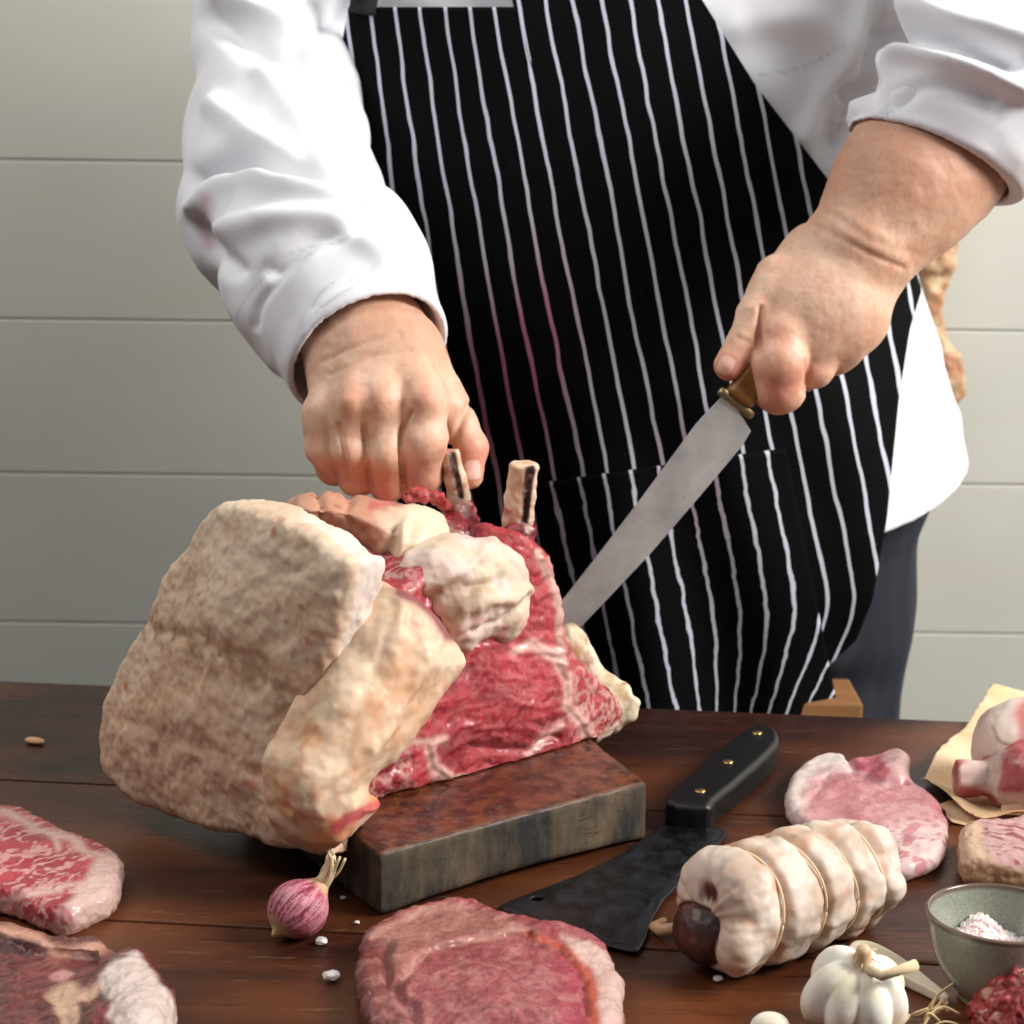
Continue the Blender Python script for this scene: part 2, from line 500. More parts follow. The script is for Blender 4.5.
def f_board(P):
    z = P[:, 2]; s = (P[:, :2] - bp[0][:2]) @ ((bp[1] - bp[0])[:2]) / np.linalg.norm(bp[1] - bp[0]) ** 2
    lift = .0035 * np.sin(np.clip(s, 0, 1) * math.pi)
    d = P2(P[:, 0], P[:, 1]); qx = d + .003; lo = TZ + .0005 + lift
    qz = np.maximum(z - BZ, lo - z) + .003
    return np.hypot(np.maximum(qx, 0), np.maximum(qz, 0)) + np.minimum(np.maximum(qx, qz), 0) - .003
V, Q = snet(f_board, np.append(P2.lo, TZ - .01), np.append(P2.poly.max(0) + .02, BZ + .012), .0022)
N = vnorm(V, Q); V = V + N * (fbm(V, 60, 3) * .0007)[:, None]
V[:, 2] = np.maximum(V[:, 2], TZ)
o = mesh_np('chopping_block', V, Q, board_mat()); base_at(o, tuple(np.mean(bp, axis=0)[:2]) + (TZ,))
tag(o, 'thick worn wooden chopping block with a bloodied top, under the big rib roast', 'cutting board')

# ================================================================ rib roast
rr = thing('rib_roast', 'huge bone-in beef rib roast with a thick fat cap, held upright on the block', 'meat', tuple(PZ(400, 800, BZ)[:2]) + (BZ,))
FAT0 = np.array(S(228, 190, 152)); FAT1 = np.array(S(238, 214, 184)); FATP = np.array(S(222, 160, 130)); FATD = np.array(S(160, 110, 78))
RED = np.array(S(190, 44, 62)); REDL = np.array(S(222, 104, 112)); REDD = np.array(S(122, 22, 36)); WH = np.array(S(240, 205, 190))

slab_px = [(222, 500), (262, 510), (312, 532), (338, 554), (350, 570), (332, 645), (306, 730), (303, 790), (326, 846), (322, 856), (262, 846), (190, 824),
           (132, 800), (104, 772), (101, 715), (116, 678), (140, 632), (158, 588), (182, 545), (204, 512)]
F1 = PY(330, 850, .955); F2 = PY(104, 772, 1.075)
slab = Prism(slab_px, F1, (F2 - F1)[:2], .028, .0055, lean=.12, bulge=.013)
lo = np.array([-.30, .90, TZ]); hi = np.array([.12, 1.30, TZ + .24])
CREASES = [([(150, 628), (200, 642), (250, 662), (290, 700), (306, 738)], 10, -.0018), ([(215, 520), (250, 560), (300, 575), (345, 590)], 7, -.0012),
           ([(300, 760), (285, 800), (290, 830)], 6, -.002), ([(120, 720), (170, 735), (230, 760), (290, 790)], 8, -.0012)]
def wrk(V, lines):
    X, Y = topx(V); o = np.zeros(len(V))
    wx = fbm(V, 60, 2, 5.5) * 8; wy = fbm(V, 60, 2, 9.5) * 8
    for pts, w, a in lines: o += a * np.exp(-(line_d(X + wx, Y + wy, pts) / w) ** 2)
    return o
def d_slab(V, N):
    return fbm(V, 22, 3) * .0045 + fbm(V, 70, 4, 3.1) * .0020 + fbm(V, 230, 3, 1.) * .0011 + wrk(V, CREASES)
def c_slab(V, N):
    X, Y = topx(V); a, b, c = slab.uv(V)
    n1 = fbm(V, 30, 4, 11.); n2 = fbm(V, 110, 4, 23.); n3 = fbm(V, 15, 3, 31)
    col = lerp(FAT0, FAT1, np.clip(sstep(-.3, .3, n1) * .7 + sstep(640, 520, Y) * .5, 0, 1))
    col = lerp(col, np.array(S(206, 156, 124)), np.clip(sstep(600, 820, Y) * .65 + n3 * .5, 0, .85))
    col = lerp(col, FATP, sstep(.1, .5, n2) * .45); col = lerp(col, np.array(S(248, 232, 210)), sstep(.25, .6, fbm(V, 170, 3, 61., True)) * .3)
    cr = np.exp(-(line_d(X + n2 * 18, Y + n1 * 22, CREASES[0][0]) / 18) ** 2) * sstep(-.3, .35, n2)
    col = lerp(col, np.array(S(132, 94, 52)), np.clip(cr * .7, 0, 1))
    col = lerp(col, FATD, sstep(.2, .5, fbm(V, 45, 4, 41)) * .5)
    col = lerp(col, np.array(S(200, 80, 60)), sstep(.42, .5, fbm(V, 75, 2, 77)) * .45)
    col = lerp(col, np.array(S(244, 226, 214)), sstep(.003, .009, c) * sstep(296, 310, X) * sstep(800, 740, Y) * .95)   # fresh cut side
    return col
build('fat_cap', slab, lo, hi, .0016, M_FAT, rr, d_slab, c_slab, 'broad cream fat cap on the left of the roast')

# lean body with the cut face
G1 = PY(375, 806, 1.013); G2 = PY(625, 725, 1.147)
face_px = [(505, 552), (522, 532), (546, 548), (560, 590), (566, 625), (580, 655), (604, 682), (628, 704), (626, 722), (603, 744), (560, 766), (515, 780), (455, 786), (420, 790),
           (375, 806), (340, 818), (330, 760), (350, 680), (380, 610), (440, 560)]
face = Prism(face_px, G1, (G2 - G1)[:2], .13, .007, lean=.03, bulge=.006)
core_px = [(330, 560), (366, 548), (402, 586), (460, 640), (430, 740), (340, 800), (300, 740), (316, 610)]
core = Prism(core_px, PY(375, 700, 1.06), (.9, .35), .12, .02)
SEAM = [[(515, 652), (535, 645), (556, 655), (570, 680), (567, 706), (580, 720), (591, 738), (575, 758), (556, 768), (515, 782)],
        [(515, 782), (470, 785), (445, 778), (434, 765), (427, 745), (443, 738)], [(540, 553), (551, 580), (558, 608), (558, 640), (566, 665)],
        [(527, 752), (545, 735), (560, 722)], [(552, 560), (562, 600), (568, 640)], [(385, 752), (410, 742), (430, 742)]]
def c_lean(V, N):
    X, Y = topx(V); a, b, c = face.uv(V)
    w = fbm(V, 45, 3, 4.) * 7; w2 = fbm(V, 45, 3, 8.) * 7
    Q = np.stack([a * 26, b * 135 + np.sin(a * 50 + 1) * 1.1, c * 40], 1) + np.stack([w, w2, w], 1) * .13
    st = fbm(Q, 1.0, 4, 2.)
    n1 = fbm(V, 35, 3, 14.)
    col = lerp(np.array(S(164, 26, 42)), np.array(S(204, 62, 74)), sstep(-.3, .35, n1))
    col = lerp(col, REDL, sstep(.12, .5, st) * .6)
    col = lerp(col, REDD, sstep(.15, .5, -st) * .6)
    fr = fbm(V, 130, 3, 51., True)
    sp = np.maximum(sstep(430, 400, X), sstep(565, 580, X))
    col = lerp(col, WH, sstep(.45, .7, fr) * (.08 + .42 * sp))
    for i, s_ in enumerate(SEAM):
        d = line_d(X + w, Y + w2, s_); m = np.exp(-(d / (5.0 if i in (0, 1) else 3.2)) ** 2) * (1.1 if i < 3 else .7)
        col = lerp(col, np.array(S(240, 190, 176)), np.clip(m * 1.3, 0, .97))
    rim = sstep(-.0085, -.0055, face.P2(a, b) + w * .0003) * sstep(425, 450, X) * sstep(700, 735, Y)
    col = lerp(col, np.array(S(240, 214, 196)), rim * sstep(-.5, .1, fbm(V, 120, 2, 60.)))
    col = lerp(col, np.array(S(128, 40, 62)), sstep(.02, .04, c) * .8)
    return col
def d_lean(V, N):
    X, Y = topx(V); a, b, c = face.uv(V)
    w = fbm(V, 45, 3, 4.) * 7; w2 = fbm(V, 45, 3, 8.) * 7
    o = fbm(V, 28, 3, 6.) * .003 + fbm(V, 120, 3, 7., True) * .0007
    Q = np.stack([a * 26, b * 135 + np.sin(a * 50 + 1) * 1.1, c * 40], 1) + np.stack([w, w2, w], 1) * .13
    o += fbm(Q, 1.0, 3, 2.) * .0026 - .003 * np.exp(-(line_d(X + w, Y + w2, [(470, 745), (500, 752), (530, 748), (552, 735)]) / 4) ** 2) + .004 * np.exp(-(((X - 505) / 40) ** 2 + ((Y - 715) / 26) ** 2))
    for s_ in SEAM[:3]: o += -.0006 * np.exp(-(line_d(X + w + 4, Y + w2, s_) / 3) ** 2) + .0012 * np.exp(-(line_d(X + w - 2, Y + w2, s_) / 4) ** 2)
    return o
build('lean_meat', lambda P: smin(face(P), core(P), .01), lo, hi, .0011, M_LEAN, rr, d_lean, c_lean, 'dark red cut face of the roast with white fat seams')

# middle flap of fat, its slice opened away from the cap
flap_px = [(402, 590), (432, 602), (466, 650), (462, 676), (440, 702), (425, 724), (408, 748), (392, 768), (374, 790), (387, 803), (380, 814), (350, 842), (326, 852), (306, 822), (300, 775), (320, 738), (346, 682), (374, 626)]
flap = Prism(flap_px, PY(325, 850, .948), (.62, .62), .040, .010, lean=.05, bulge=.016)
FL = [([(405, 600), (400, 650), (375, 700), (350, 760)], 7, .003), ([(440, 640), (420, 680), (392, 720), (370, 750)], 6, .003), ([(395, 610), (380, 660), (352, 720)], 5, -.003),
      ([(425, 630), (405, 690), (380, 735)], 5, -.003), ([(350, 800), (375, 780), (385, 765)], 6, -.004), ([(310, 800), (330, 790), (350, 770)], 5, -.003), ([(322, 835), (318, 800)], 4, .002)]
def c_fat2(V, N):
    X, Y = topx(V); n1 = fbm(V, 45, 4, 71.); n2 = fbm(V, 130, 3, 73.)
    col = lerp(np.array(S(234, 192, 156)), np.array(S(244, 216, 184)), sstep(-.3, .2, n1))
    col = lerp(col, np.array(S(232, 168, 118)), sstep(.0, .4, fbm(V, 50, 3, 79.)) * sstep(600, 740, Y) * .9)
    col = lerp(col, np.array(S(226, 160, 130)), sstep(.1, .5, n2) * .45)
    m = np.exp(-(line_d(X, Y, [(404, 590), (420, 596), (436, 610), (452, 632)]) / 9) ** 2)
    col = lerp(col, np.array(S(138, 54, 68)), np.clip(m * 1.6, 0, .92) * sstep(-.8, -.3, n2))
    m = np.exp(-(line_d(X + n2 * 6, Y + n1 * 6, [(334, 830), (352, 818), (378, 806)]) / 5) ** 2)
    col = lerp(col, np.array(S(206, 84, 88)), np.clip(m * 1.5, 0, .92))
    return col
def d_fat2(V, N): return fbm(V, 32, 3, 81.) * .0042 + fbm(V, 120, 3, 83.) * .0009 + wrk(V, FL) * .30
build('fat_flap', flap, lo, hi, .0013, M_FAT, rr, d_fat2, c_fat2, 'bulging strip of fat hanging over the left of the red cut face')

# upper fat over the cut face
cro_px = [(426, 592), (440, 556), (474, 540), (512, 544), (533, 570), (534, 612), (528, 634), (508, 648), (490, 640), (470, 658), (452, 640)]
crown = Prism(cro_px, G1, (G2 - G1)[:2], .034, .010, lean=.06, bulge=.012, off=-.010)
CR = [([(430, 600), (455, 585), (480, 590), (500, 580)], 6, -.003), ([(455, 640), (462, 610), (485, 600), (530, 590)], 6, .003), ([(490, 545), (470, 570), (440, 585)], 6, .002),
      ([(470, 630), (500, 620), (525, 600)], 4, -.002)]
def c_fat3(V, N):
    X, Y = topx(V); n1 = fbm(V, 50, 4, 91.); n2 = fbm(V, 130, 3, 93.)
    col = lerp(FAT1, np.array(S(246, 222, 208)), sstep(-.3, .2, n1)) * .93
    col = lerp(col, np.array(S(172, 140, 104)), np.exp(-(line_d(X + n1 * 14, Y + n2 * 10, [(425, 602), (450, 588), (470, 590), (455, 620)]) / 12) ** 2) * .8)
    col = lerp(col, np.array(S(234, 178, 170)), sstep(.05, .4, n2) * sstep(590, 620, Y) * .8)
    return col
build('fat_crown', crown, lo, hi, .0013, M_FAT, rr, lambda V, N: fbm(V, 40, 3, 87.) * .004 + fbm(V, 130, 3, 89.) * .0013 + wrk(V, CR), c_fat3, 'white knobbly fat above the red cut face')

# rear fat roll under the fist
roll_px = [(280, 512), (296, 492), (330, 488), (362, 492), (400, 498), (436, 508), (452, 526), (458, 560), (446, 588), (410, 604), (384, 590), (360, 560), (335, 540), (300, 532)]
roll = Prism(roll_px, PY(400, 560, 1.075), (.95, .16), .095, .02, lean=.30, bulge=.012)
RL = [([(352, 488), (345, 515), (360, 535)], 5, -.003), ([(395, 530), (385, 560), (380, 585)], 5, -.004), ([(318, 490), (322, 515)], 4, -.003), ([(405, 520), (398, 560), (405, 590)], 5, .003)]
def c_roll(V, N):
    X, Y = topx(V); n1 = fbm(V, 50, 4, 101.); n2 = fbm(V, 130, 3, 103.)
    col = lerp(np.array(S(206, 152, 124)), FAT1, sstep(375, 405, X + n1 * 30))
    col = lerp(col, np.array(S(150, 66, 62)), sstep(.15, .5, n2) * sstep(400, 370, X) * .6)
    col = lerp(col, np.array(S(204, 96, 100)), np.exp(-(line_d(X + n1 * 10, Y + n2 * 8, [(372, 505), (400, 502)]) / 5) ** 2) * .8)
    return lerp(col, np.array(S(240, 222, 190)), sstep(408, 418, X) * .8)
build('fat_roll', roll, lo, hi, .0015, M_FAT, rr, lambda V, N: fbm(V, 45, 3, 107.) * .004 + fbm(V, 140, 3, 109.) * .001 + wrk(V, RL), c_roll, 'pinkish fat and trimmings at the back of the roast under the fist')
# rough red scraps along the spine side of the bones
scr_px = [(440, 512), (462, 516), (486, 524), (505, 540), (520, 528), (545, 546), (560, 570), (540, 600), (470, 590), (440, 560)]
scr = Prism(scr_px, PY(500, 560, 1.118), (.8, .35), .06, .012, lean=.3)
def c_scr(V, N):
    n1 = fbm(V, 90, 4, 111.); return lerp(lerp(RED, REDD, sstep(-.3, .3, fbm(V, 60, 3, 113.))), WH, sstep(.0, .4, n1) * .85)
f_scr = lambda P: smin(smin(scr(P), s_caps(P, PY(516, 556, 1.122), PY(519, 532, 1.122), .0125, .0095), .006), s_caps(P, PY(463, 530, 1.135), PY(460, 512, 1.137), .011, .0085), .006)
build('rib_trimmings', f_scr, lo, hi, .0013, M_LEAN, rr, lambda V, N: fbm(V, 80, 3, 117.) * .005 + fbm(V, 220, 2, 119.) * .0015, c_scr, 'ragged red and white scraps around the bone bases')

def bone(pts, rs, marrow, name='rib_bone', flat=.8, label=None):
    P3 = [PY(*p) for p in pts]; top = P3[0]; ax = (P3[1] - P3[0]); ax /= np.linalg.norm(ax)
    side = np.array([1, 0, 0.]); side -= ax * (side @ ax); side /= np.linalg.norm(side); bk = np.cross(ax, side)
    if bk[1] < 0: bk = -bk
    def f(P):
        Q = P - top; s1 = Q @ side; s2 = Q @ bk
        Pq = P + np.outer(s2 * (1 / flat - 1), bk)
        d = s_chain(Pq, P3, rs, .004)
        d = smax(d, -(Q @ ax) + .0, .0015)                          # sawn end
        if marrow is not None:
            d = smax(d, -(s_caps(P, top - ax * .02 + side * marrow[0] - bk * marrow[1], top + ax * marrow[2] + side * marrow[0] - bk * marrow[1], marrow[3], marrow[3] * .4) + pn(P, 420.) * .0009), .001)
        return d
    def c(V, N):
        Q = V - top; n = fbm(V, 120, 4, 121.); col = lerp(np.array(S(226, 184, 152)), np.array(S(240, 214, 188)), sstep(-.3, .3, n))
        col = lerp(col, np.array(S(178, 70, 66)), sstep(.1, .45, fbm(V, 90, 3, 123.)) * .6)
        L = np.linalg.norm(P3[-1] - P3[0]); t = (Q @ ax) / L
        col = lerp(col, np.array(S(180, 60, 66)), sstep(.7, 1.05, t + n * .2) * .7)
        if marrow is not None:
            d = s_caps(V, top - ax * .02 + side * marrow[0] - bk * marrow[1], top + ax * marrow[2] + side * marrow[0] - bk * marrow[1], marrow[3], marrow[3] * .6)
            col = lerp(col, np.array(S(52, 22, 18)), sstep(.0012, -.0002, d) * .95)
        return col
    A_ = np.array(P3); return build(name, f, A_.min(0) - .03, A_.max(0) + .03, .0009, M_BONE, rr, lambda V, N: fbm(V, 130, 3, 127.) * .0016, c, label)
bone([(450, 450, 1.135), (456, 480, 1.137), (464, 530, 1.137)], [.0052, .0058, .0085], (.0012, .005, .028, .0024), label='sawn rib bone beside the thumb')
bone([(524, 464, 1.118), (520, 500, 1.122), (516, 552, 1.125)], [.0088, .0082, .0098], (.0035, .006, .034, .0032), label='longer sawn rib bone with dark marrow, in front of the apron')
def f_scrap(P): return s_chain(P, [PY(408, 499, 1.108), PY(420, 496, 1.108), PY(434, 497, 1.112), PY(446, 505, 1.125)], [.003, .0040, .0034, .003], .003)
build('red_scrap', f_scrap, PY(427, 492, 1.12) - .03, PY(427, 492, 1.12) + .03, .0009, M_LEAN, rr, lambda V, N: fbm(V, 200, 3, 141.) * .004, lambda V, N: lerp(np.array(S(170, 30, 34)), np.array(S(214, 90, 84)), sstep(-.2, .4, fbm(V, 200, 2, 143.))), 'ragged red scrap under the fist')
# chine bones low on the right
def f_ch(P):
    W_ = PY
    d = s_chain(P, [W_(582, 672, 1.165), W_(600, 686, 1.16), W_(618, 694, 1.155)], [.010, .009, .0085], .005)
    d = smin(d, s_chain(P, [W_(606, 702, 1.15), W_(612, 722, 1.15)], [.0075, .007], .004), .006)
    d = smin(d, s_chain(P, [W_(618, 716, 1.15), W_(628, 712, 1.15), W_(633, 703, 1.15)], [.006, .0055, .0042], .004), .003)
    d = smin(d, s_chain(P, [W_(570, 640, 1.16), W_(590, 672, 1.16)], [.010, .008], .004), .004)
    return smax(d, -s_caps(P, W_(605, 672, 1.145), W_(628, 690, 1.14), .003), .002)
def c_ch(V, N):
    n = fbm(V, 110, 4, 131.); col = lerp(np.array(S(240, 226, 196)), np.array(S(214, 186, 140)), sstep(-.2, .4, n)); X, Y = topx(V)
    return lerp(col, np.array(S(168, 74, 66)), sstep(.05, .4, fbm(V, 140, 3, 133.)) * .55)
build('chine_bone', f_ch, (-.0, 1.10, TZ + .03), (.12, 1.22, TZ + .16), .0010, M_BONE, rr, lambda V, N: fbm(V, 130, 3, 137.) * .0012, c_ch, 'knobbly cream backbone end at the right of the roast')

# ================================================================ the butcher
chef = thing('person', 'person in white jacket and striped apron gripping a bone and a knife', 'person', (.12, 1.60, 0))
def zc(z, xs, ys): return np.interp(z, xs, ys)
XC = ([.85, 1.06, 1.20, 1.37, 1.55], [.14, .13, .09, .05, .04])
AA = ([.85, .96, .99, 1.06, 1.20, 1.30, 1.37, 1.50], [.195, .222, .236, .226, .215, .245, .275, .27])
BY = ([.85, 1.00, 1.10, 1.25, 1.40], [.185, .20, .205, .19, .17])
BCY = 1.60
def front_y(x, z, grow=0.0):
    a = zc(z, *AA) + grow; b = zc(z, *BY) + grow
    q = np.clip(1 - ((x - zc(z, *XC)) / a) ** 2, .0, 1)
    return BCY - b * np.sqrt(q)
def s_torso(P, grow=0.0):
    x, y, z = P.T; a = zc(z, *AA) + grow; b = zc(z, *BY) + grow
    u = (x - zc(z, *XC)) / a; v = (y - BCY) / b
    k = np.hypot(u, v); return (k - 1) * np.minimum(a, b) * .9

# ---- hands and forearms
def H(px, py, Y): return PY(px, py, Y)
def rp(r, Y): return r * mpp(Y)
R0 = 1.135
def hand_r(P):
    Y = R0
    k = .013
    d = s_chain(P, [H(286, 208, 1.35), H(325, 276, 1.25), H(369, 350, 1.198), H(372, 362, Y + .045)], [.042, .041, .0375, .034], .01)
    d = smin(d, s_caps(P, H(354, 366, Y + .045), H(394, 356, Y + .045), rp(38, Y), rp(36, Y)), .014)
    for a, b, ra, rb in (((338, 362, .042), (325, 418, .008), 26, 19), ((354, 356, .036), (352, 410, .003), 30, 20), ((376, 350, .034), (382, 405, .001), 31, 21),
                         ((400, 350, .036), (423, 402, .004), 32, 23), ((414, 356, .046), (448, 408, .028), 30, 22)):
        d = smin(d, s_caps(P, H(a[0], a[1], Y + a[2]), H(b[0], b[1], Y + b[2]), rp(ra, Y), rp(rb, Y)), k)
    d = smin(d, s_ell(P, H(380, 420, Y + .045), (rp(58, Y), .022, rp(38, Y))), .012)       # palm behind
    F = None
    for pts, rs in ((((323, 414, .008), (324, 448, .006), (334, 468, .018), (346, 460, .045)), (19, 18, 16.5, 13)),
                    (((351, 404, .002), (351, 450, -.003), (357, 477, .008), (362, 468, .04)), (18.5, 19, 18.5, 14)),
                    (((382, 398, .0), (386, 452, -.006), (388, 481, .006), (388, 470, .04)), (19, 20, 19.5, 14)),
                    (((422, 398, .004), (424, 440, -.004), (420, 474, .006), (412, 468, .04)), (21, 23, 22, 15))):
        f = s_chain(P, [H(p[0], p[1], Y + p[2]) for p in pts], [rp(r, Y) for r in rs], .004)
        F = f if F is None else smin(F, f, .0012)
    d = smin(d, F, .009)
    t = s_chain(P, [H(440, 392, Y + .032), H(458, 425, Y + .026), H(471, 448, Y + .020), H(470, 476, Y + .012)], [rp(22, Y), rp(19, Y), rp(17, Y), rp(13, Y)], .004)
    d = smin(d, t, .004)
    # knuckle tendons and clefts
    for a, b, r in (((351, 402), (360, 380), 5), ((382, 400), (385, 378), 5), ((424, 398), (414, 376), 6)):
        d = smin(d, s_caps(P, H(a[0], a[1], Y - .011), H(b[0], b[1], Y + .008), rp(r, Y)), .014)
    return d
L0 = 1.225
def hand_l(P):
    Y = L0; k = .010
    d = s_chain(P, [H(1052, 0, 1.37), H(986, 88, 1.294), H(929, 160, 1.279), H(902, 192, 1.265)], [.044, .046, .0455, .043], .02)
    d = smin(d, s_chain(P, [H(902, 192, 1.265), H(864, 244, Y + .026)], [.043, .0365], .01), .012)
    for a, b, ra, rb in (((826, 262, .028), (782, 330, -.001), 34, 23), ((848, 262, .026), (814, 340, .0), 36, 22), ((864, 268, .028), (838, 340, .008), 33, 22),
                         ((872, 272, .034), (860, 326, .018), 29, 20), ((810, 256, .034), (774, 292, .014), 30, 24)):
        d = smin(d, s_caps(P, H(a[0], a[1], Y + a[2]), H(b[0], b[1], Y + b[2]), rp(ra, Y), rp(rb, Y)), k)
    d = smin(d, s_ell(P, H(830, 308, Y + .012), (rp(58, Y), .028, rp(56, Y))), .012)
    F = None
    for pts, rs in ((((786, 338, -.001), (780, 362, -.008), (779, 387, -.003), (770, 394, .018)), (25, 26.5, 26, 15)),
                    (((814, 340, .002), (812, 366, .003), (803, 377, .022)), (24, 22, 16)),
                    (((842, 336, .010), (835, 352, .013), (818, 360, .034)), (24, 22, 15)),
                    (((866, 320, .018), (856, 334, .022), (836, 344, .04)), (22, 20, 13))):
        f = s_chain(P, [H(p[0], p[1], Y + p[2]) for p in pts], [rp(r, Y) for r in rs], .004)
        F = f if F is None else smin(F, f, .0014)
    d = smin(d, F, .005)
    t = s_chain(P, [H(779, 280, Y + .018), H(757, 314, Y + .006), H(744, 342, Y + .001), H(729, 366, Y - .004)], [rp(26, Y), rp(19, Y), rp(16.5, Y), rp(15, Y)], .003)
    d = smin(d, t, .003)
    # crease across the wrist, fold between thumb and first finger
    return d
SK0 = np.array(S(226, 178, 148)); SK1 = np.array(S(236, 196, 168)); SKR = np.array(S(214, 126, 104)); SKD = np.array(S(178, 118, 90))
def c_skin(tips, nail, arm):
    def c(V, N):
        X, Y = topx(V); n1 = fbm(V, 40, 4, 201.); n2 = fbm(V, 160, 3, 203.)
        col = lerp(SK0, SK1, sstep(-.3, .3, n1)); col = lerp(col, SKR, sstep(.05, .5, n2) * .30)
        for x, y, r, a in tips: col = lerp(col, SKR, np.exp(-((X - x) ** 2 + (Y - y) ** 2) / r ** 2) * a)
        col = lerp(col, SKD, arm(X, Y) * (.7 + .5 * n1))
        for (nx, ny, ax, ay, la, lb) in nail:
            dx, dy = X - nx, Y - ny; u = (dx * ax + dy * ay) / la; v = (-dx * ay + dy * ax) / lb
            m = sstep(1.15, .9, (u ** 4 + v ** 4) ** .25) * (N[:, 1] < .1)
            col = lerp(col, np.array(S(236, 190, 172)), m * .9)
            col = lerp(col, np.array(S(190, 104, 88)), np.exp(-(((u ** 4 + v ** 4) ** .25 - 1.1) / .12) ** 2) * .5 * (N[:, 1] < .1))
        return col
    return c
def d_skin(V, N, lines):
    return fbm(V, 60, 3, 205.) * .0009 + fbm(V, 400, 2, 207.) * .00018 + wrk2(V, lines)
def wrk2(V, lines):
    X, Y = topx(V); o = np.zeros(len(V))
    for pts, w, a in lines: o += a * np.exp(-(line_d(X, Y, smooth_line(pts, 4)) / w) ** 2)
    return o
def one(f, lo, hi, h, lines, cf):
    V, Q = snet(f, lo, hi, h); N = vnorm(V, Q); V = V + N * d_skin(V, N, lines)[:, None]; N = vnorm(V, Q)
    return V, Q, cf(V, N)
RL_ = [([(338, 425), (343, 450), (347, 480)], 2.2, -.0025), ([(364, 425), (367, 455), (371, 488)], 2.2, -.0025), ([(411, 412), (401, 435), (404, 490)], 2.4, -.003),
       ([(366, 388), (368, 402)], 6, -.0009), ([(403, 386), (404, 402)], 6, -.0009), ([(452, 446), (462, 420), (470, 405)], 3.5, -.0022),
       ([(322, 362), (360, 345), (400, 335)], 3, -.0008), ([(330, 375), (370, 358), (410, 350)], 3, -.0007)]
LL_ = [([(806, 222), (840, 238), (875, 256), (903, 268)], 3.5, -.0011), ([(822, 208), (850, 226), (885, 246), (908, 252)], 5, -.0005), ([(761, 308), (759, 330), (758, 352)], 2.8, -.0035),
       ([(805, 362), (807, 376), (804, 392)], 2.8, -.0016), ([(738, 338), (750, 342)], 3, -.0006)]
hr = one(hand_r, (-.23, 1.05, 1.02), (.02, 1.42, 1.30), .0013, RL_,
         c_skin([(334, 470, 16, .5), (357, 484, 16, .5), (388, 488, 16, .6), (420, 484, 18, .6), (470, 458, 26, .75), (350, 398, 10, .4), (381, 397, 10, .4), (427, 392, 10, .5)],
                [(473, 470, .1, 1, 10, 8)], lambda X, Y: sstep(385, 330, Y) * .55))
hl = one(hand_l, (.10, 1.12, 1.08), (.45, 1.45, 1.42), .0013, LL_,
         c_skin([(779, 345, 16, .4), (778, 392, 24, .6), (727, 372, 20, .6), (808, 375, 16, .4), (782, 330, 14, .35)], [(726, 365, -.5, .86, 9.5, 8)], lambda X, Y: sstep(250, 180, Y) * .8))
# the rest of the body (coarser), under the clothes and out of frame
def f_body(P):
    d = s_torso(P, -.045); z = P[:, 2]
    d = smax(d, z - 1.50, .06); d = smax(d, .9 - z, .03)
    d = smin(d, s_caps(P, (-.12, 1.60, 1.52), (.20, 1.60, 1.52), .075), .06)
    d = smin(d, s_caps(P, (.04, 1.59, 1.50), (.04, 1.56, 1.66), .058), .03)              # neck
    d = smin(d, s_ell(P, (.04, 1.535, 1.735), (.076, .098, .115)), .02)                    # head, looking down
    d = smin(d, s_ell(P, (.04, 1.47, 1.675), (.05, .045, .045)), .02)
    d = smin(d, s_caps(P, (.04, 1.45, 1.735), (.04, 1.428, 1.70), .009, .014), .01)     # nose
    d = smin(d, s_caps(P, (.02, 1.44, 1.672), (.06, 1.44, 1.672), .008), .006)
    for s in (-1, 1):
        d = smin(d, s_ell(P, (.04 + s * .078, 1.545, 1.72), (.012, .02, .032)), .006)
        d = smax(d, -s_ell(P, (.04 + s * .030, 1.425, 1.738), (.016, .02, .010)), .008)
        d = smin(d, s_ell(P, (.04 + s * .030, 1.455, 1.738), (.012, .012, .012)), .002)
    d = smin(d, s_chain(P, [(-.13, 1.60, 1.52), PY(277, 60, 1.50), PY(283, 200, 1.37), PY(326, 278, 1.25)], [.06, .04, .042, .034], .02), .03)
    d = smin(d, s_chain(P, [(.22, 1.60, 1.52), PY(1060, -200, 1.50), PY(1052, 0, 1.37), PY(968, 112, 1.29)], [.065, .058, .044, .04], .02), .03)
    for s in (-1, 1):
        d = smin(d, s_chain(P, [(.135 + s * .095, 1.60, .92), (.135 + s * .11, 1.59, .50), (.135 + s * .12, 1.61, .09)], [.085, .055, .036], .03), .04)
        d = smin(d, s_chain(P, [(.135 + s * .12, 1.61, .06), (.135 + s * .13, 1.50, .035)], [.036, .026], .02), .02)
    return d
Vb, Qb = snet(f_body, (-.35, 1.36, -.02), (.52, 1.86, 1.90), .008); Nb = vnorm(Vb, Qb)
cb_ = lerp(SK0, SK1, sstep(-.3, .3, fbm(Vb, 20, 2, 3.)))
# darker eyes and lips
for s in (-1, 1): cb_ = lerp(cb_, np.array(S(50, 36, 30)), (np.linalg.norm(Vb - np.array([.04 + s * .03, 1.443, 1.736]), axis=1) < .008) * 1.0)
V_, Q_ = join_np([hr[:2], hl[:2], (Vb, Qb)])
body = mesh_np('body', V_, Q_, M_SKIN, None, np.concatenate([hr[2], hl[2], cb_])); adopt(chef, body, 'bare hands and thick forearms, one fist palm-down, the other round the knife handle')
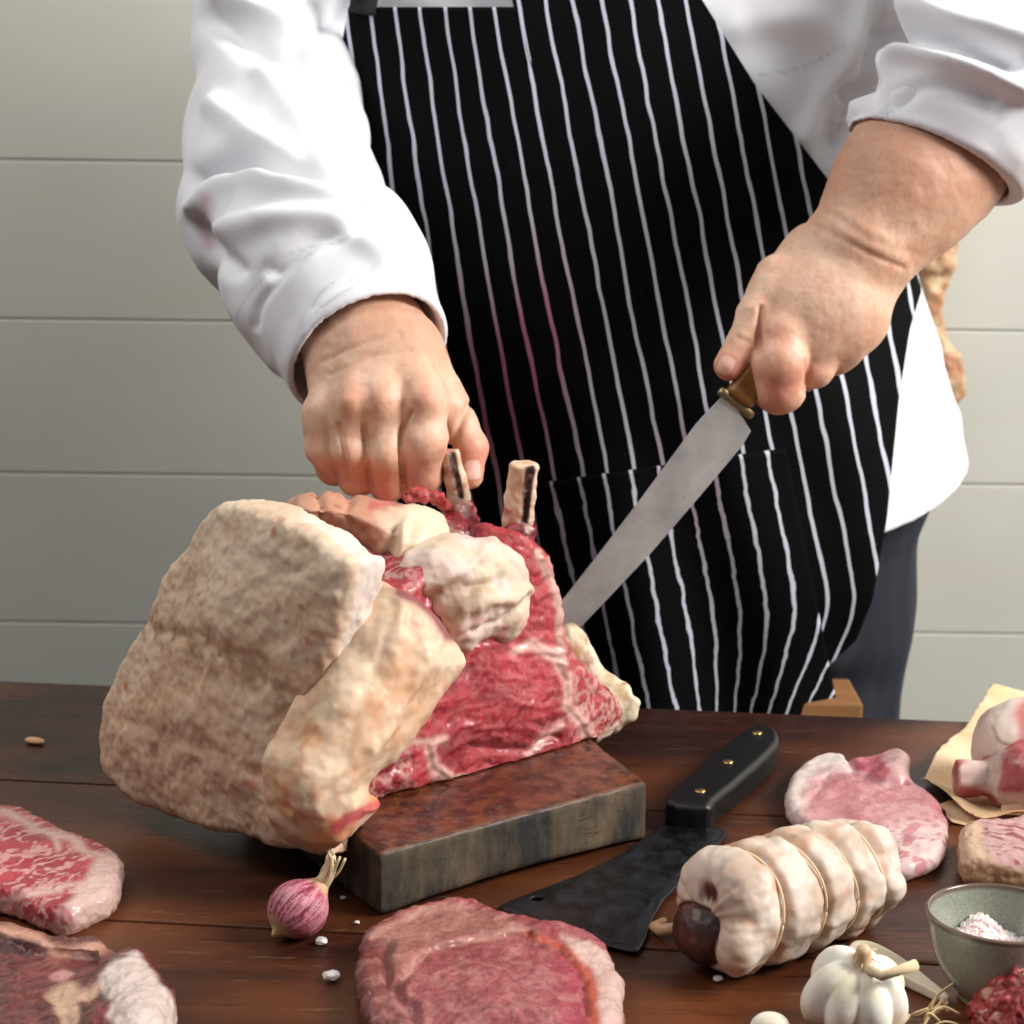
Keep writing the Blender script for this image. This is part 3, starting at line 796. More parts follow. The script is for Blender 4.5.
# hair
def f_hair(P):
    d = s_ell(P, (.04, 1.545, 1.75), (.084, .102, .112)); return smax(d, -(P[:, 2] - 1.735 - (P[:, 1] - 1.545) * -.55), .01)
V, Q = snet(f_hair, (-.08, 1.40, 1.58), (.16, 1.70, 1.90), .006); N = vnorm(V, Q); V = V + N * (fbm(V, 90, 3) * .004)[:, None]
adopt(chef, mesh_np('hair', V, Q, plain('brown_hair', S(60, 42, 30), .6)), 'short brown hair')

# ---- jacket
def cloth_white():
    t = NT('white_cotton'); c = t.attr('col'); t.set(Base_Color=c, Roughness=.85, Sheen_Weight=.2)
    t.bump(t.math('ADD', t.noise(1500, 2), t.noise(60, 4)), .12, .0006); return t.m
M_WHITE = cloth_white()
SA = [PY(280, -160, 1.60), PY(277, 45, 1.50), PY(276, 138, 1.43), PY(282, 206, 1.37), PY(324, 274, 1.25), PY(370, 357, 1.194)]
SR = [.08, .053, .057, .060, .057, .0515]
ax1 = SA[5] - SA[4]; ax1 /= np.linalg.norm(ax1)
SB = [PY(1030, -300, 1.56), PY(1062, -160, 1.48), PY(1052, 0, 1.37), PY(985, 90, 1.292), PY(927, 162, 1.278)]
SBR = [.10, .085, .075, .062, .0555]
ax2 = PY(885, 252, 1.262) - SB[4]; ax2 /= np.linalg.norm(ax2)
def f_jacket(P):
    z = P[:, 2]
    hem = .985 + .05 * np.clip((P[:, 1] - 1.42) / .2, -.5, 1)
    T = s_torso(P, .0); T = smax(T, z - 1.53, .08); T = smax(T, hem - z, .004)
    T = smax(T, -smax(s_torso(P, -.008), z - 1.12, .01), .003)
    T = smin(T, s_caps(P, (-.13, 1.60, 1.50), (.22, 1.60, 1.50), .09), .06)
    T = smax(T, -s_ell(P, (.04, 1.56, 1.60), (.068, .07, .10)), .01)
    a = s_chain(P, SA, SR, .03); a = smax(a, (P - SA[5]) @ ax1, .004)
    ia = s_chain(P, SA[3:] + [SA[5] + ax1 * .05], [r - .0068 for r in SR[3:]] + [.05], .01); a = smax(a, -np.maximum(ia, -((P - SA[5]) @ ax1 + .05)), .002)
    b = s_chain(P, SB, SBR, .03); b = smax(b, (P - SB[4]) @ ax2, .004)
    ib = s_chain(P, SB[3:] + [SB[4] + ax2 * .05], [r - .0062 for r in SBR[3:]] + [.053], .01); b = smax(b, -np.maximum(ib, -((P - SB[4]) @ ax2 + .05)), .002)
    return smin(smin(T, a, .02), b, .02)
JL = [([(196, 178), (240, 160), (300, 172), (362, 196)], 9, -.011), ([(200, 205), (235, 180), (300, 185), (350, 205)], 10, .008), ([(215, 112), (250, 135), (300, 168), (345, 183)], 11, .006),
      ([(215, 20), (270, 60), (325, 100), (345, 110)], 12, -.009), ([(225, 0), (285, 30), (340, 80)], 9, .008), ([(270, 78), (290, 110), (320, 150)], 12, .006),
      ([(200, 215), (212, 240), (235, 270)], 8, -.006), ([(230, 230), (275, 215), (330, 220), (380, 260)], 10, .006), ([(270, 270), (310, 235), (370, 232)], 8, -.005),
      ([(285, 378), (305, 325), (345, 285), (410, 270)], 3.2, -.003), ([(256, 330), (262, 300), (300, 255), (360, 238)], 3, -.002),
      ([(860, 85), (900, 38), (950, 45), (1010, 62)], 9, -.010), ([(870, 70), (905, 52), (960, 62), (1024, 90)], 9, .009), ([(905, 5), (960, 25), (1024, 40)], 10, .008), ([(890, 30), (897, 0), (900, -30)], 8, -.010),
      ([(850, 118), (905, 122), (985, 150)], 4, .0025), ([(900, 100), (930, 85), (990, 100)], 8, -.004), ([(760, 40), (820, 70), (840, 130)], 24, -.008), ([(740, 30), (800, 20), (840, 40)], 16, .006),
      ([(800, 140), (850, 60), (870, 0)], 12, .006), ([(850, 140), (872, 80), (880, 0)], 8, -.006), ([(350, -10), (335, 20), (300, 40)], 10, -.006)]
def wrkj(V, lines):
    X, Y = topx(V); o = np.zeros(len(V)); wx = fbm(V, 9, 2, 5.5) * 12; wy = fbm(V, 9, 2, 9.5) * 12
    for pts, w, a in lines: o += a * np.exp(-(line_d(X + wx, Y + wy, smooth_line(pts, 5)) / (w * 1.15)) ** 2)
    return o
def d_jacket(V, N):
    e = np.minimum(np.minimum(np.abs((V - SA[5]) @ ax1) + 9 * (np.linalg.norm(V - SA[5], axis=1) > .09), np.abs((V - SB[4]) @ ax2) + 9 * (np.linalg.norm(V - SB[4], axis=1) > .09)), np.abs(V[:, 2] - .985) + .002)
    g = .25 + .75 * sstep(.002, .022, e); h_ = sstep(.0, .012, e)
    return fbm(V, 9, 3, 301.) * .008 * g + (fbm(V, 14, 2, 303., True) * .0016 + wrkj(V, JL) * 1.35) * h_
def c_jacket(V, N):
    X, Y = topx(V); col = lerp(np.array(S(230, 229, 234)), np.array(S(238, 238, 241)), sstep(-.3, .3, fbm(V, 12, 3, 305.)))
    m = np.exp(-((X - 984) ** 2 / 15 ** 2 + (Y - 184) ** 2 / 14 ** 2)) * (V[:, 2] > 1.1)
    col = lerp(col, np.array(S(150, 120, 176)), np.clip(m * 1.3, 0, .8) * sstep(-.4, .2, fbm(V, 80, 3, 307.)))
    m = np.exp(-(line_d(X, Y, [(205, 200), (202, 225), (208, 245)]) / 7) ** 2); col = lerp(col, np.array(S(206, 150, 156)), m * .5)
    for s_ in ([(232, 340), (245, 300), (290, 255), (345, 240)], [(760, 75), (800, 68), (845, 45)]):
        col = lerp(col, np.array(S(190, 188, 190)), np.exp(-(line_d(X, Y, smooth_line(s_)) / 1.1) ** 2) * .6)
    return col
V, Q = snet(f_jacket, (-.40, 1.08, .93), (.56, 1.86, 1.66), .0026); N = vnorm(V, Q); V = V + N * d_jacket(V, N)[:, None]; N = vnorm(V, Q)
adopt(chef, mesh_np('jacket', V, Q, M_WHITE, None, c_jacket(V, N)), 'white cotton jacket with rolled sleeves, a purple stain on one cuff')

# ---- trousers and shoes
def f_tr(P):
    d = smax(s_torso(P, -.026), np.abs(P[:, 2] - .965) - .09, .02)
    for s, r in ((-1, .1), (1, .094)): d = smin(d, s_chain(P, [(.135 + s * .092, 1.585, .90), (.135 + s * .110, 1.59, .50), (.135 + s * .12, 1.61, .06)], [r, .080, .062], .03), .03)
    return smax(d, .05 - P[:, 2], .004)
V, Q = snet(f_tr, (-.16, 1.36, .0), (.45, 1.84, 1.1), .006); N = vnorm(V, Q); V = V + N * (fbm(V * [1, 1, .4], 16, 3, 311.) * .010)[:, None]
adopt(chef, mesh_np('trousers', V, Q, plain('navy_cotton', S(31, 35, 47), .85)), 'dark navy trousers')
for s in (-1, 1):
    def f_sh(P, s=s):
        c = .135 + s * .125
        d = s_chain(P, [(c, 1.655, .045), (c + s * .004, 1.56, .045), (c + s * .01, 1.46, .03)], [.046, .048, .038], .03)
        return smax(d, .001 - P[:, 2], .004)
    V, Q = snet(f_sh, (.135 + s * .12 - .12, 1.38, -.01), (.135 + s * .12 + .12, 1.76, .14), .006)
    adopt(chef, mesh_np('shoe', V, Q, plain('black_leather', S(26, 26, 28), .4)))

# ---- striped apron
def stripe_mat():
    t = NT('striped_apron_cloth'); u = t.attr('stripe', 'Fac'); st = t.attr('stain', 'Fac')
    wob = t.math('MULTIPLY', t.math('SUBTRACT', t.noise(12, 2), .5), .30)
    f = t.math('FRACT', t.math('ADD', u, t.math('ADD', wob, .5)))
    d = t.math('ABSOLUTE', t.math('SUBTRACT', f, .5))
    m = t.rng(d, .078, .058)
    base = t.mix(t.rng(t.noise(30, 4), .6, .8), S(2, 2, 3), S(7, 8, 11))
    wt = t.mix(st, S(196, 200, 212), S(176, 96, 112))
    t.set(Base_Color=t.mix(m, base, wt), Roughness=.85, Specular_IOR_Level=.12); t.bump(t.noise(1400, 2), .1, .0004); return t.m
M_APR = stripe_mat()
LX = ([-60, 6, 70, 130, 190, 260, 320, 380, 450, 720], [352, 349, 338, 350, 365, 394, 424, 404, 398, 396])
RX = ([-60, 0, 85, 180, 240, 268, 290, 330, 400, 520, 600, 640, 680, 708, 722], [655, 702, 755, 828, 888, 914, 921, 909, 898, 886, 872, 856, 812, 765, 735])
def stripe_u(px, py):
    sl = .125 + .065 * np.clip((px - 380) / 200, 0, 1)
    bend = 95 * np.clip((px - 690) / 170, 0, 1.2) * np.clip((py - 590) / 110, 0, 1.3) ** 1.7
    x0 = px - sl * py + bend * .9 + 10 * np.clip((420 - px) / 80, 0, 1) * np.sin(np.clip(py - 120, 0, 300) / 90)
    return np.where(x0 < 517.6, (x0 - 517.6) / 24.6, (x0 - 517.6) / 28.0)
def apron_pt(px, py, lift=.0):
    Y = np.full(px.shape, 1.42)
    for _ in range(14):
        P = EYE + np.stack([((_F + _R * ((a - 512) / FPX) - _U * ((b - 512) / FPX))) for a, b in zip(px, py)]) * 1.0
        D = P - EYE; t = Y / D[:, 1]; P = EYE + D * t[:, None]
        Yn = front_y(P[:, 0], P[:, 2], .012)
        q = (P[:, 0] - zc(P[:, 2], *XC)) / (zc(P[:, 2], *AA) + .012)
        Yn = np.minimum(Yn, 1.56)
        Y = .5 * Y + .5 * Yn
    u = stripe_u(px, py)
    low = np.clip((py - 300) / 400, 0, 1)
    fold = np.sin((px - .2 * py) / 21 + np.sin(py / 130) * 1.2) * (.0015 + .005 * low) + np.sin((px - .2 * py) / 47 + 1) * .006 * low
    Y = Y + fold - lift
    # the lower right corner sweeps forward and under
    Y = Y - .012 * np.exp(-((px - 860) ** 2 / 60 ** 2 + (py - 600) ** 2 / 60 ** 2))
    return EYE + D * (Y / D[:, 1])[:, None]
def apron_grid(nr, ncol, edge, top, bot, lift, du=0.0, gather=False):
    VV = []; U = []; ST = []
    s = np.linspace(0, 1, ncol); 
    for i in range(nr):
        t = i / (nr - 1)
        y0 = top(s); y = y0 + (bot - y0) * t
        l, r = edge(y, s); x = l + (r - l) * s
        VV.append(apron_pt(x, y, lift)); U.append(stripe_u(x, y) + du)
        n = np.exp(-(((x - 500) / 60) ** 2 + ((y - 400) / 110) ** 2)) + .6 * np.exp(-(((x - 545) / 30) ** 2 + ((y - 330) / 90) ** 2)) + .5 * np.exp(-(((x - 690) / 40) ** 2 + ((y - 480) / 60) ** 2))
        ST.append(np.clip(n, 0, .9))
    V = np.concatenate(VV); Q = []
    for i in range(nr - 1):
        for j in range(ncol - 1):
            a = i * ncol + j; Q.append((a, a + ncol, a + ncol + 1, a + 1))
    return V, np.array(Q), np.concatenate(U), np.concatenate(ST)
def solid(o, th, off=0):
    m = o.modifiers.new('thickness', 'SOLIDIFY'); m.thickness = th; m.offset = off
V, Q, U, ST = apron_grid(150, 130, lambda y, s: (np.interp(y, *LX), np.interp(y, *RX)), lambda s: np.where(s < .47, 7.0, -60.0), 722, .0)
ap = adopt(chef, mesh_np('apron', V, Q, M_APR, None, None, {'stripe': U, 'stain': ST}), 'black butcher apron with thin white stripes'); solid(ap, .0016)
V, Q, U, ST = apron_grid(50, 60, lambda y, s: (530 + (y - 480) * .16, 792 + (y - 480) * .20), lambda s: 484 - 36 * s, 722, .0035, .16)
pk = mesh_np('pocket', V, Q, M_APR, None, None, {'stripe': U, 'stain': ST}); adopt(ap, pk); solid(pk, .0012)
# neck strap and waist tie
def strap_pts(pl, lift): return [apron_pt(np.array([float(x)]), np.array([float(y)]), lift)[0] for x, y in pl]
def ribbon(pts, wdt, th=.0014):
    P = smooth_line(pts, 5); T = np.gradient(P, axis=0); T /= np.linalg.norm(T, axis=1)[:, None]
    S_ = np.cross(T, [0, 1, 0]); S_ /= np.linalg.norm(S_, axis=1)[:, None] + 1e-9
    V = np.concatenate([P - S_ * wdt / 2, P + S_ * wdt / 2]); n = len(P)
    return V, np.array([(i, i + n, i + n + 1, i + 1) for i in range(n - 1)])
V, Q = ribbon(strap_pts([(362, 14), (366, -10), (372, -40)], .004) + [np.array([-.02, 1.50, 1.53])], .019)
o = mesh_np('neck_strap', V, Q, plain('black_tape', S(20, 20, 24), .8)); adopt(ap, o); solid(o, .0015)

# ================================================================ carving knife
def blade_mat():
    t = NT('worn_steel'); n = t.noise(30, 5, .6, t.pos((1, 1, 1))); s = t.noise(6, 4, .6, t.pos((20, 20, 160), (0, -.9, 0)))
    c = t.mix(t.rng(n, .35, .65), S(172, 174, 172), S(206, 208, 204)); c = t.mix(t.rng(t.noise(120, 3), .66, .74), c, S(120, 104, 92))
    t.set(Base_Color=c, Metallic=.25, Roughness=t.rng(s, .3, .7, .36, .55)); t.bump(s, .1, .0003); return t.m
knife = thing('carving_knife', 'long steel carving knife with an amber handle, slanting from the fist down behind the roast', 'knife', PY(740, 395, 1.215))
KY = lambda x, y: PY(x, y, 1.215 + (738 - x) * .00004)
sp = [(727, 392), (705, 414), (696, 424), (640, 500), (600, 552), (564, 598), (520, 650)]; ed = [(751, 431), (742, 446), (700, 496), (650, 554), (600, 607), (572, 636), (520, 678)]
V = []; Q = []
n = len(sp)
for i in range(n):
    a, b = KY(*sp[i]), KY(*ed[i]); mid = a * .35 + b * .65; nrm = np.array([0, 1, 0])
    for p, th in ((a, .0011), (mid, .0010), (b, .0001)): V += [p - nrm * th, p + nrm * th]
for i in range(n - 1):
    k = i * 6; m = k + 6
    Q += [(k, k + 2, m + 2, m), (k + 2, k + 4, m + 4, m + 2), (k + 1, m + 1, m + 3, k + 3), (k + 3, m + 3, m + 5, k + 5), (k, m, m + 1, k + 1), (k + 4, k + 5, m + 5, m + 4)]
Q += [(0, 1, 3, 2), (2, 3, 5, 4)]; k = (n - 1) * 6; Q += [(k, k + 2, k + 3, k + 1), (k + 2, k + 4, k + 5, k + 3)]
adopt(knife, mesh_np('blade', np.array(V), np.array(Q), blade_mat(), smooth=False), 'long straight steel blade')
ha, hb = PY(733, 407, 1.215), PY(812, 300, 1.242)
kd = (hb - ha) / np.linalg.norm(hb - ha)
def f_kh(P):
    Q = P - ha; t = Q @ kd; side = np.cross(kd, [0, 1, 0]); side /= np.linalg.norm(side); bk = np.cross(side, kd)
    a = np.abs(Q @ side) - .0095; b = np.abs(Q @ bk) - .0068; c = np.maximum(-t + .004, t - .125)
    return smax(smax(a, b, .005), c, .004)
V, Q = snet(f_kh, np.minimum(ha, hb) - .05, np.maximum(ha, hb) + .05, .0014)
adopt(knife, mesh_np('handle', V, Q, wood_mat('amber_handle', S(120, 78, 34), S(168, 120, 60), S(96, 58, 26), .3)), 'amber brown handle')
def f_bo(P):
    Q = P - ha; t = Q @ kd; side = np.cross(kd, [0, 1, 0]); side /= np.linalg.norm(side); bk = np.cross(side, kd)
    a = np.abs(Q @ side) - .0135; b = np.abs(Q @ bk) - .0035; c = np.abs(t - .003) - .0028
    return smax(smax(a, b, .003), c, .002)
V, Q = snet(f_bo, ha - .03, ha + .03, .0009)
adopt(knife, mesh_np('bolster', V, Q, plain('dull_brass', S(150, 132, 96), .35, .8)), 'dull brassy bolster')

# ================================================================ things behind the table
M_PINE = wood_mat('raw_pine', S(150, 104, 66), S(182, 134, 86), S(120, 76, 46), .6, 0, coat=0)
stool = thing('wooden_stool', 'rough wooden stool top showing just behind the table, beside the dark trousers', 'stool', (.20, 1.45, 0))
a = PY(790, 697, 1.425); b = PY(860, 697, 1.425); zt = a[2]
bm = bmesh.new(); box_bm(bm, (b[0] - .085, 1.36 + .05, zt - .034), (b[0], 1.475, zt), .002); adopt(stool, bm_obj('seat', bm, M_PINE), 'pale sawn top')
bm = bmesh.new(); box_bm(bm, (b[0] - .075, 1.418, zt - .075), (b[0] - .02, 1.432, zt - .034), .001); adopt(stool, bm_obj('rail', bm, M_PINE))
for sx in (b[0] - .07, b[0] - .015):
    for sy in (1.425, 1.46):
        bm = bmesh.new(); box_bm(bm, (sx - .012, sy - .009, 0), (sx + .012, sy + .009, zt - .034), .002); adopt(stool, bm_obj('leg', bm, M_PINE))
# knobbly dried sausages hanging on the wall
hang = thing('dried_sausage', 'knobbly tan dried sausage hanging against the boards behind the butcher', 'sausage', tuple(PY(940, 300, 1.93)))
def f_sau(P):
    Y = 1.93
    pts = [PY(x, y, Y) for x, y in ((948, 150), (944, 205), (936, 262), (926, 300), (930, 335), (942, 365), (950, 392))]
    d = s_chain(P, pts, [.006, .013, .017, .015, .012, .018, .014], .008); return d
def c_sau(V, N):
    n = fbm(V, 50, 3, 331.); return lerp(lerp(np.array(S(196, 142, 104)), np.array(S(226, 198, 156)), sstep(-.2, .3, n)), np.array(S(150, 96, 72)), sstep(.1, .5, fbm(V, 70, 3, 337.)) * .6)
build('casing', f_sau, (.35, 1.88, 1.0), (.50, 1.985, 1.55), .0025, M_FAT, hang, lambda V, N: fbm(V, 70, 3, 339.) * .005, c_sau)
V, Q = tube_np([PY(948, 155, 1.93), PY(949, 60, 1.95), PY(949, -40, 1.985)], .0012); adopt(hang, mesh_np('string', V, Q, plain('twine_tan', S(170, 140, 100), .9)))
bm = bmesh.new(); pk_ = PY(949, -40, 1.985); box_bm(bm, (pk_[0] - .004, 1.965, pk_[2] - .004), (pk_[0] + .004, 1.992, pk_[2] + .004), .001); adopt(hang, bm_obj('hook', bm, plain('hook_steel', S(120, 120, 120), .4, 1)))

# ================================================================ cuts and things on the table
def slab_f(px, th, r, z0=TZ + .0004, top=None, planar=None):
    ys = [p[1] for p in px]; y0, y1 = min(ys), max(ys)
    pts = []
    for x, y in px:
        zz = z0 + th * (1 - (y - y0) / (y1 - y0)) * .85 if planar is None else planar
        pts.append(tuple(PZ(x, y, zz)[:2]))
    P2 = Poly2(pts, .0008, .015)
    def f(P):
        d = P2(P[:, 0], P[:, 1]); zt = z0 + th
        if top is not None: zt = zt + top(P, d)
        qx = d + r; qz = np.maximum(P[:, 2] - zt, z0 - P[:, 2]) + r
        return np.hypot(np.maximum(qx, 0), np.maximum(qz, 0)) + np.minimum(np.maximum(qx, qz), 0) - r
    lo = np.append(P2.poly.min(0) - .008, z0 - .006); hi = np.append(P2.poly.max(0) + .008, z0 + th + .015)
    return f, lo, hi, P2
def slab_obj(name, label, cat, px, th, r, h, mat, disp, colf, top=None, group=None, z0=TZ + .0004, planar=None):
    f, lo, hi, P2 = slab_f(px, th, r, z0, top, planar)
    V, Q = snet(f, lo, hi, h); N = vnorm(V, Q)
    if disp: V = V + N * disp(V, N)[:, None]
    V[:, 2] = np.maximum(V[:, 2], z0 - .0003); N = vnorm(V, Q)
    o = mesh_np(name, V, Q, mat, None, colf(V, N) if colf else None)
    c = P2.poly.mean(0); base_at(o, (c[0], c[1], z0)); tag(o, label, cat, group); return o, P2
def fields(V, a=45, b=8, off=0.):
    X, Y = topx(V); return X + fbm(V, a, 3, off + 4.) * b, Y + fbm(V, a, 3, off + 8.) * b
def seam(col, X, Y, pts, w, c, a=1.0):
    return lerp(col, np.array(c), np.clip(np.exp(-(line_d(X, Y, smooth_line(pts)) / w) ** 2) * a, 0, .97))
def region(col, X, Y, poly, c, a=1.0, soft=3.0):
    return lerp(col, np.array(c), sstep(soft, -soft, poly_sd(X, Y, smooth_poly(poly, 3))) * a)

def streaks(V, ang, sx, sy, off):
    c, s = math.cos(ang), math.sin(ang); Q = np.stack([(V[:, 0] * c + V[:, 1] * s) * sx, (-V[:, 0] * s + V[:, 1] * c) * sy, V[:, 2] * 60], 1)
    Q += np.stack([fbm(V, 50, 2, off), fbm(V, 50, 2, off + 3), fbm(V, 50, 2, off + 6)], 1) * .9
    return fbm(Q, 1, 4, off, True)
CRM = S(246, 222, 212); CRP = S(238, 190, 178)
# marbled steak, left
def c_A(V, N):
    X, Y = fields(V); n = fbm(V, 40, 3, 401.); st = streaks(V, .9, 45, 130, 403.)
    col = lerp(np.array(S(178, 40, 56)), np.array(S(204, 64, 76)), sstep(-.3, .3, n)); col = lerp(col, np.array(S(132, 22, 38)), sstep(.1, .5, -st) * .6)
    col = lerp(col, np.array(S(240, 178, 172)), sstep(.58, .68, st) * .85)
    col = seam(col, X, Y, [(-60, 908), (0, 902), (30, 896), (55, 892), (72, 884), (98, 878)], 3.5, CRP)
    col = seam(col, X, Y, [(52, 838), (56, 852)], 3, CRP)
    col = region(col, X, Y, [(94, 862), (140, 850), (140, 960), (60, 960), (54, 925), (70, 900), (84, 880)], S(240, 204, 192), .95, 6)
    col = seam(col, X, Y, [(-60, 800), (0, 812), (30, 822), (55, 836), (85, 850), (110, 865)], 5, S(238, 192, 176))
    col = seam(col, X, Y, [(60, 920), (76, 930), (66, 912)], 4, S(200, 70, 80), .8)
    return lerp(col, np.array(S(236, 196, 180)), sstep(.1, -.2, N[:, 2]) * .6)
slab_obj('marbled_steak', 'bright red marbled steak with a pink-white fat edge, upper steak at the left edge', 'meat',
         [(-90, 800), (0, 806), (30, 815), (60, 832), (98, 851), (114, 860), (124, 868), (122, 892), (112, 914), (92, 927), (66, 938), (36, 930), (0, 912), (-90, 900)], .016, .006, .0009, M_LEAN,
         lambda V, N: fbm(V, 240, 3, 3.3) * .0009 + fbm(V, 40, 3, 405.) * .0028 + fbm(V, 170, 3, 407.) * .0008, c_A)
# dark steak, bottom left
def c_B(V, N):
    X, Y = fields(V, 45, 12); n = fbm(V, 40, 3, 411.)
    col = lerp(np.array(S(70, 16, 22)), np.array(S(112, 34, 36)), sstep(-.3, .3, n)); st = streaks(V, .6, 50, 150, 413.)
    col = lerp(col, np.array(S(180, 90, 84)), sstep(.5, .7, st) * .35); col = lerp(col, np.array(S(54, 12, 16)), sstep(.1, .5, -st) * .6)
    col = seam(col, X, Y, [(-60, 925), (0, 930), (25, 936), (42, 944), (62, 950), (98, 948)], 7, S(230, 170, 146))
    col = region(col, X, Y, [(106, 962), (136, 952), (160, 985), (185, 1012), (170, 1060), (100, 1060), (112, 1010), (100, 985)], CRM, .97, 4)
    col = region(col, X, Y, [(50, 996), (68, 985), (86, 990), (100, 984), (96, 998), (76, 1002), (82, 1024), (66, 1030)], S(222, 178, 150), .9, 4)
    col = region(col, X, Y, [(52, 980), (66, 966), (72, 972), (64, 984)], S(224, 160, 150), .8, 3)
    col = region(col, X, Y, [(96, 996), (104, 1008), (116, 1024), (112, 1040), (98, 1030)], S(160, 50, 60), .85, 3)
    return lerp(col, np.array(S(232, 190, 168)), sstep(.3, .1, N[:, 2]) * .5)
def t_B(P, d):
    X, Y = topx(P); return .010 * np.exp(-(((X - 140) / 40) ** 2 + ((Y - 1010) / 50) ** 2)) + .004 * np.exp(-(line_d(X, Y, [(-60, 925), (0, 930), (42, 944), (98, 948)]) / 7) ** 2)
slab_obj('dark_steak', 'dark maroon steak with a thick cream lump of fat, in the bottom left corner', 'meat',
         [(-90, 915), (0, 924), (30, 932), (60, 944), (100, 944), (118, 958), (138, 958), (152, 974), (163, 994), (176, 1014), (168, 1050), (140, 1090), (-90, 1090)], .017, .007, .0009, M_LEAN,
         lambda V, N: fbm(V, 240, 3, 3.3) * .0009 + fbm(V, 35, 3, 415.) * .004 + fbm(V, 120, 3, 417.) * .0012, c_B, t_B)
# round steak, bottom centre
def c_C(V, N):
    X, Y = fields(V, 45, 8); n = fbm(V, 40, 3, 421.); st = fbm(V * [1, 1, .5], 170, 3, 423., True)
    col = lerp(np.array(S(168, 76, 82)), np.array(S(190, 104, 106)), sstep(-.3, .3, n)); col = lerp(col, np.array(S(126, 46, 54)), sstep(.45, .75, st) * .7)
    col = lerp(col, np.array(S(186, 60, 84)), sstep(530, 580, X) * .6)
    col = region(col, X, Y, [(385, 925), (420, 908), (470, 905), (515, 922), (500, 934), (450, 936), (410, 955), (392, 975), (380, 950)], S(164, 112, 96), .7, 6)
    col = region(col, X, Y, [(355, 940), (378, 925), (388, 960), (400, 1000), (420, 1060), (360, 1060), (350, 990)], S(112, 48, 42), .75, 8)
    col = lerp(col, np.array(S(212, 150, 140)), sstep(.5, .75, fbm(V, 50, 4, 427., True)) * .35)
    col = seam(col, X, Y, [(372, 938), (398, 920), (430, 910), (462, 905)], 4, S(214, 160, 146), .8)
    col = seam(col, X, Y, [(400, 984), (430, 950), (480, 938), (510, 930), (535, 934)], 4, S(206, 150, 132), .8)
    col = region(col, X, Y, [(560, 935), (590, 940), (608, 958), (626, 990), (622, 1060), (596, 1060), (600, 1005), (590, 970), (572, 950)], S(236, 200, 186), .9, 4)
    col = seam(col, X, Y, [(528, 937), (552, 942), (572, 954), (588, 976), (594, 1000), (594, 1050)], 4.5, S(206, 92, 62), .95)
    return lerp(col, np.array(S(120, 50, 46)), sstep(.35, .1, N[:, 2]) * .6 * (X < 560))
def t_C(P, d):
    X, Y = topx(P); return .005 * np.exp(-(((X - 500) / 75) ** 2 + ((Y - 990) / 45) ** 2)) - .003 * np.exp(-(line_d(X, Y, [(400, 984), (430, 953), (480, 941), (530, 936)]) / 5) ** 2)
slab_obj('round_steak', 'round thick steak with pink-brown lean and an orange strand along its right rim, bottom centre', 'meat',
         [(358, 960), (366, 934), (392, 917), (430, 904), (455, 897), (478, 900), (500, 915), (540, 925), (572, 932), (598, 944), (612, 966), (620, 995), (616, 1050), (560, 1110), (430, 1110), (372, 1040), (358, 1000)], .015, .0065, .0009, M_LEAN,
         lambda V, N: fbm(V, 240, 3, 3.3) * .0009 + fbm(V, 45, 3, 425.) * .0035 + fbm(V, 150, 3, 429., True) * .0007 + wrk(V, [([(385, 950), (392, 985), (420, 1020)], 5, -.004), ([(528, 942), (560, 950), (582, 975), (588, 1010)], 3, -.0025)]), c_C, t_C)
# pork chop
def c_E(V, N):
    X, Y = fields(V); n = fbm(V, 40, 3, 431.)
    col = lerp(np.array(S(206, 128, 134)), np.array(S(220, 152, 154)), sstep(-.3, .3, n))
    col = lerp(col, np.array(S(190, 92, 104)), sstep(890, 940, X) * sstep(-.2, .3, fbm(V, 60, 3, 433.)) * .9)
    col = lerp(col, np.array(S(244, 216, 210)), sstep(.25, .5, streaks(V, .8, 50, 140, 437.)) * sstep(850, 910, X) * sstep(800, 840, Y) * .9)
    col = seam(col, X, Y, [(788, 818), (790, 798), (800, 776), (818, 760), (836, 757)], 12, S(250, 232, 222), 1.4)
    col = seam(col, X, Y, [(826, 780), (840, 768), (862, 775), (890, 785)], 3, S(244, 210, 204), .9)
    col = region(col, X, Y, [(848, 756), (880, 756), (890, 772), (880, 782), (860, 776)], S(200, 84, 104), .8, 4)
    col = region(col, X, Y, [(882, 752), (900, 748), (912, 760), (910, 782), (896, 776)], S(230, 180, 176), .9, 3)
    return col
slab_obj('pork_chop', 'pale pink pork chop with a white fat edge, behind the tied meat roll', 'meat',
         [(789, 818), (785, 797), (796, 772), (814, 756), (836, 755), (854, 759), (874, 755), (896, 750), (909, 760), (910, 781), (927, 795), (941, 812), (948, 836), (945, 860), (929, 877), (902, 885), (870, 880), (830, 860)], .012, .006, .0009, M_LEAN,
         lambda V, N: fbm(V, 240, 3, 3.3) * .0003 + fbm(V, 40, 3, 435.) * .0028 + fbm(V, 150, 3, 439.) * .0006 + wrk(V, [([(850, 758), (858, 774), (884, 780), (905, 784)], 4, -.004), ([(826, 775), (812, 800)], 4, -.001)]), c_E,
         lambda P, d: .006 * np.exp(-((topx(P)[0] - 895) ** 2 / 18 ** 2 + (topx(P)[1] - 765) ** 2 / 14 ** 2)))
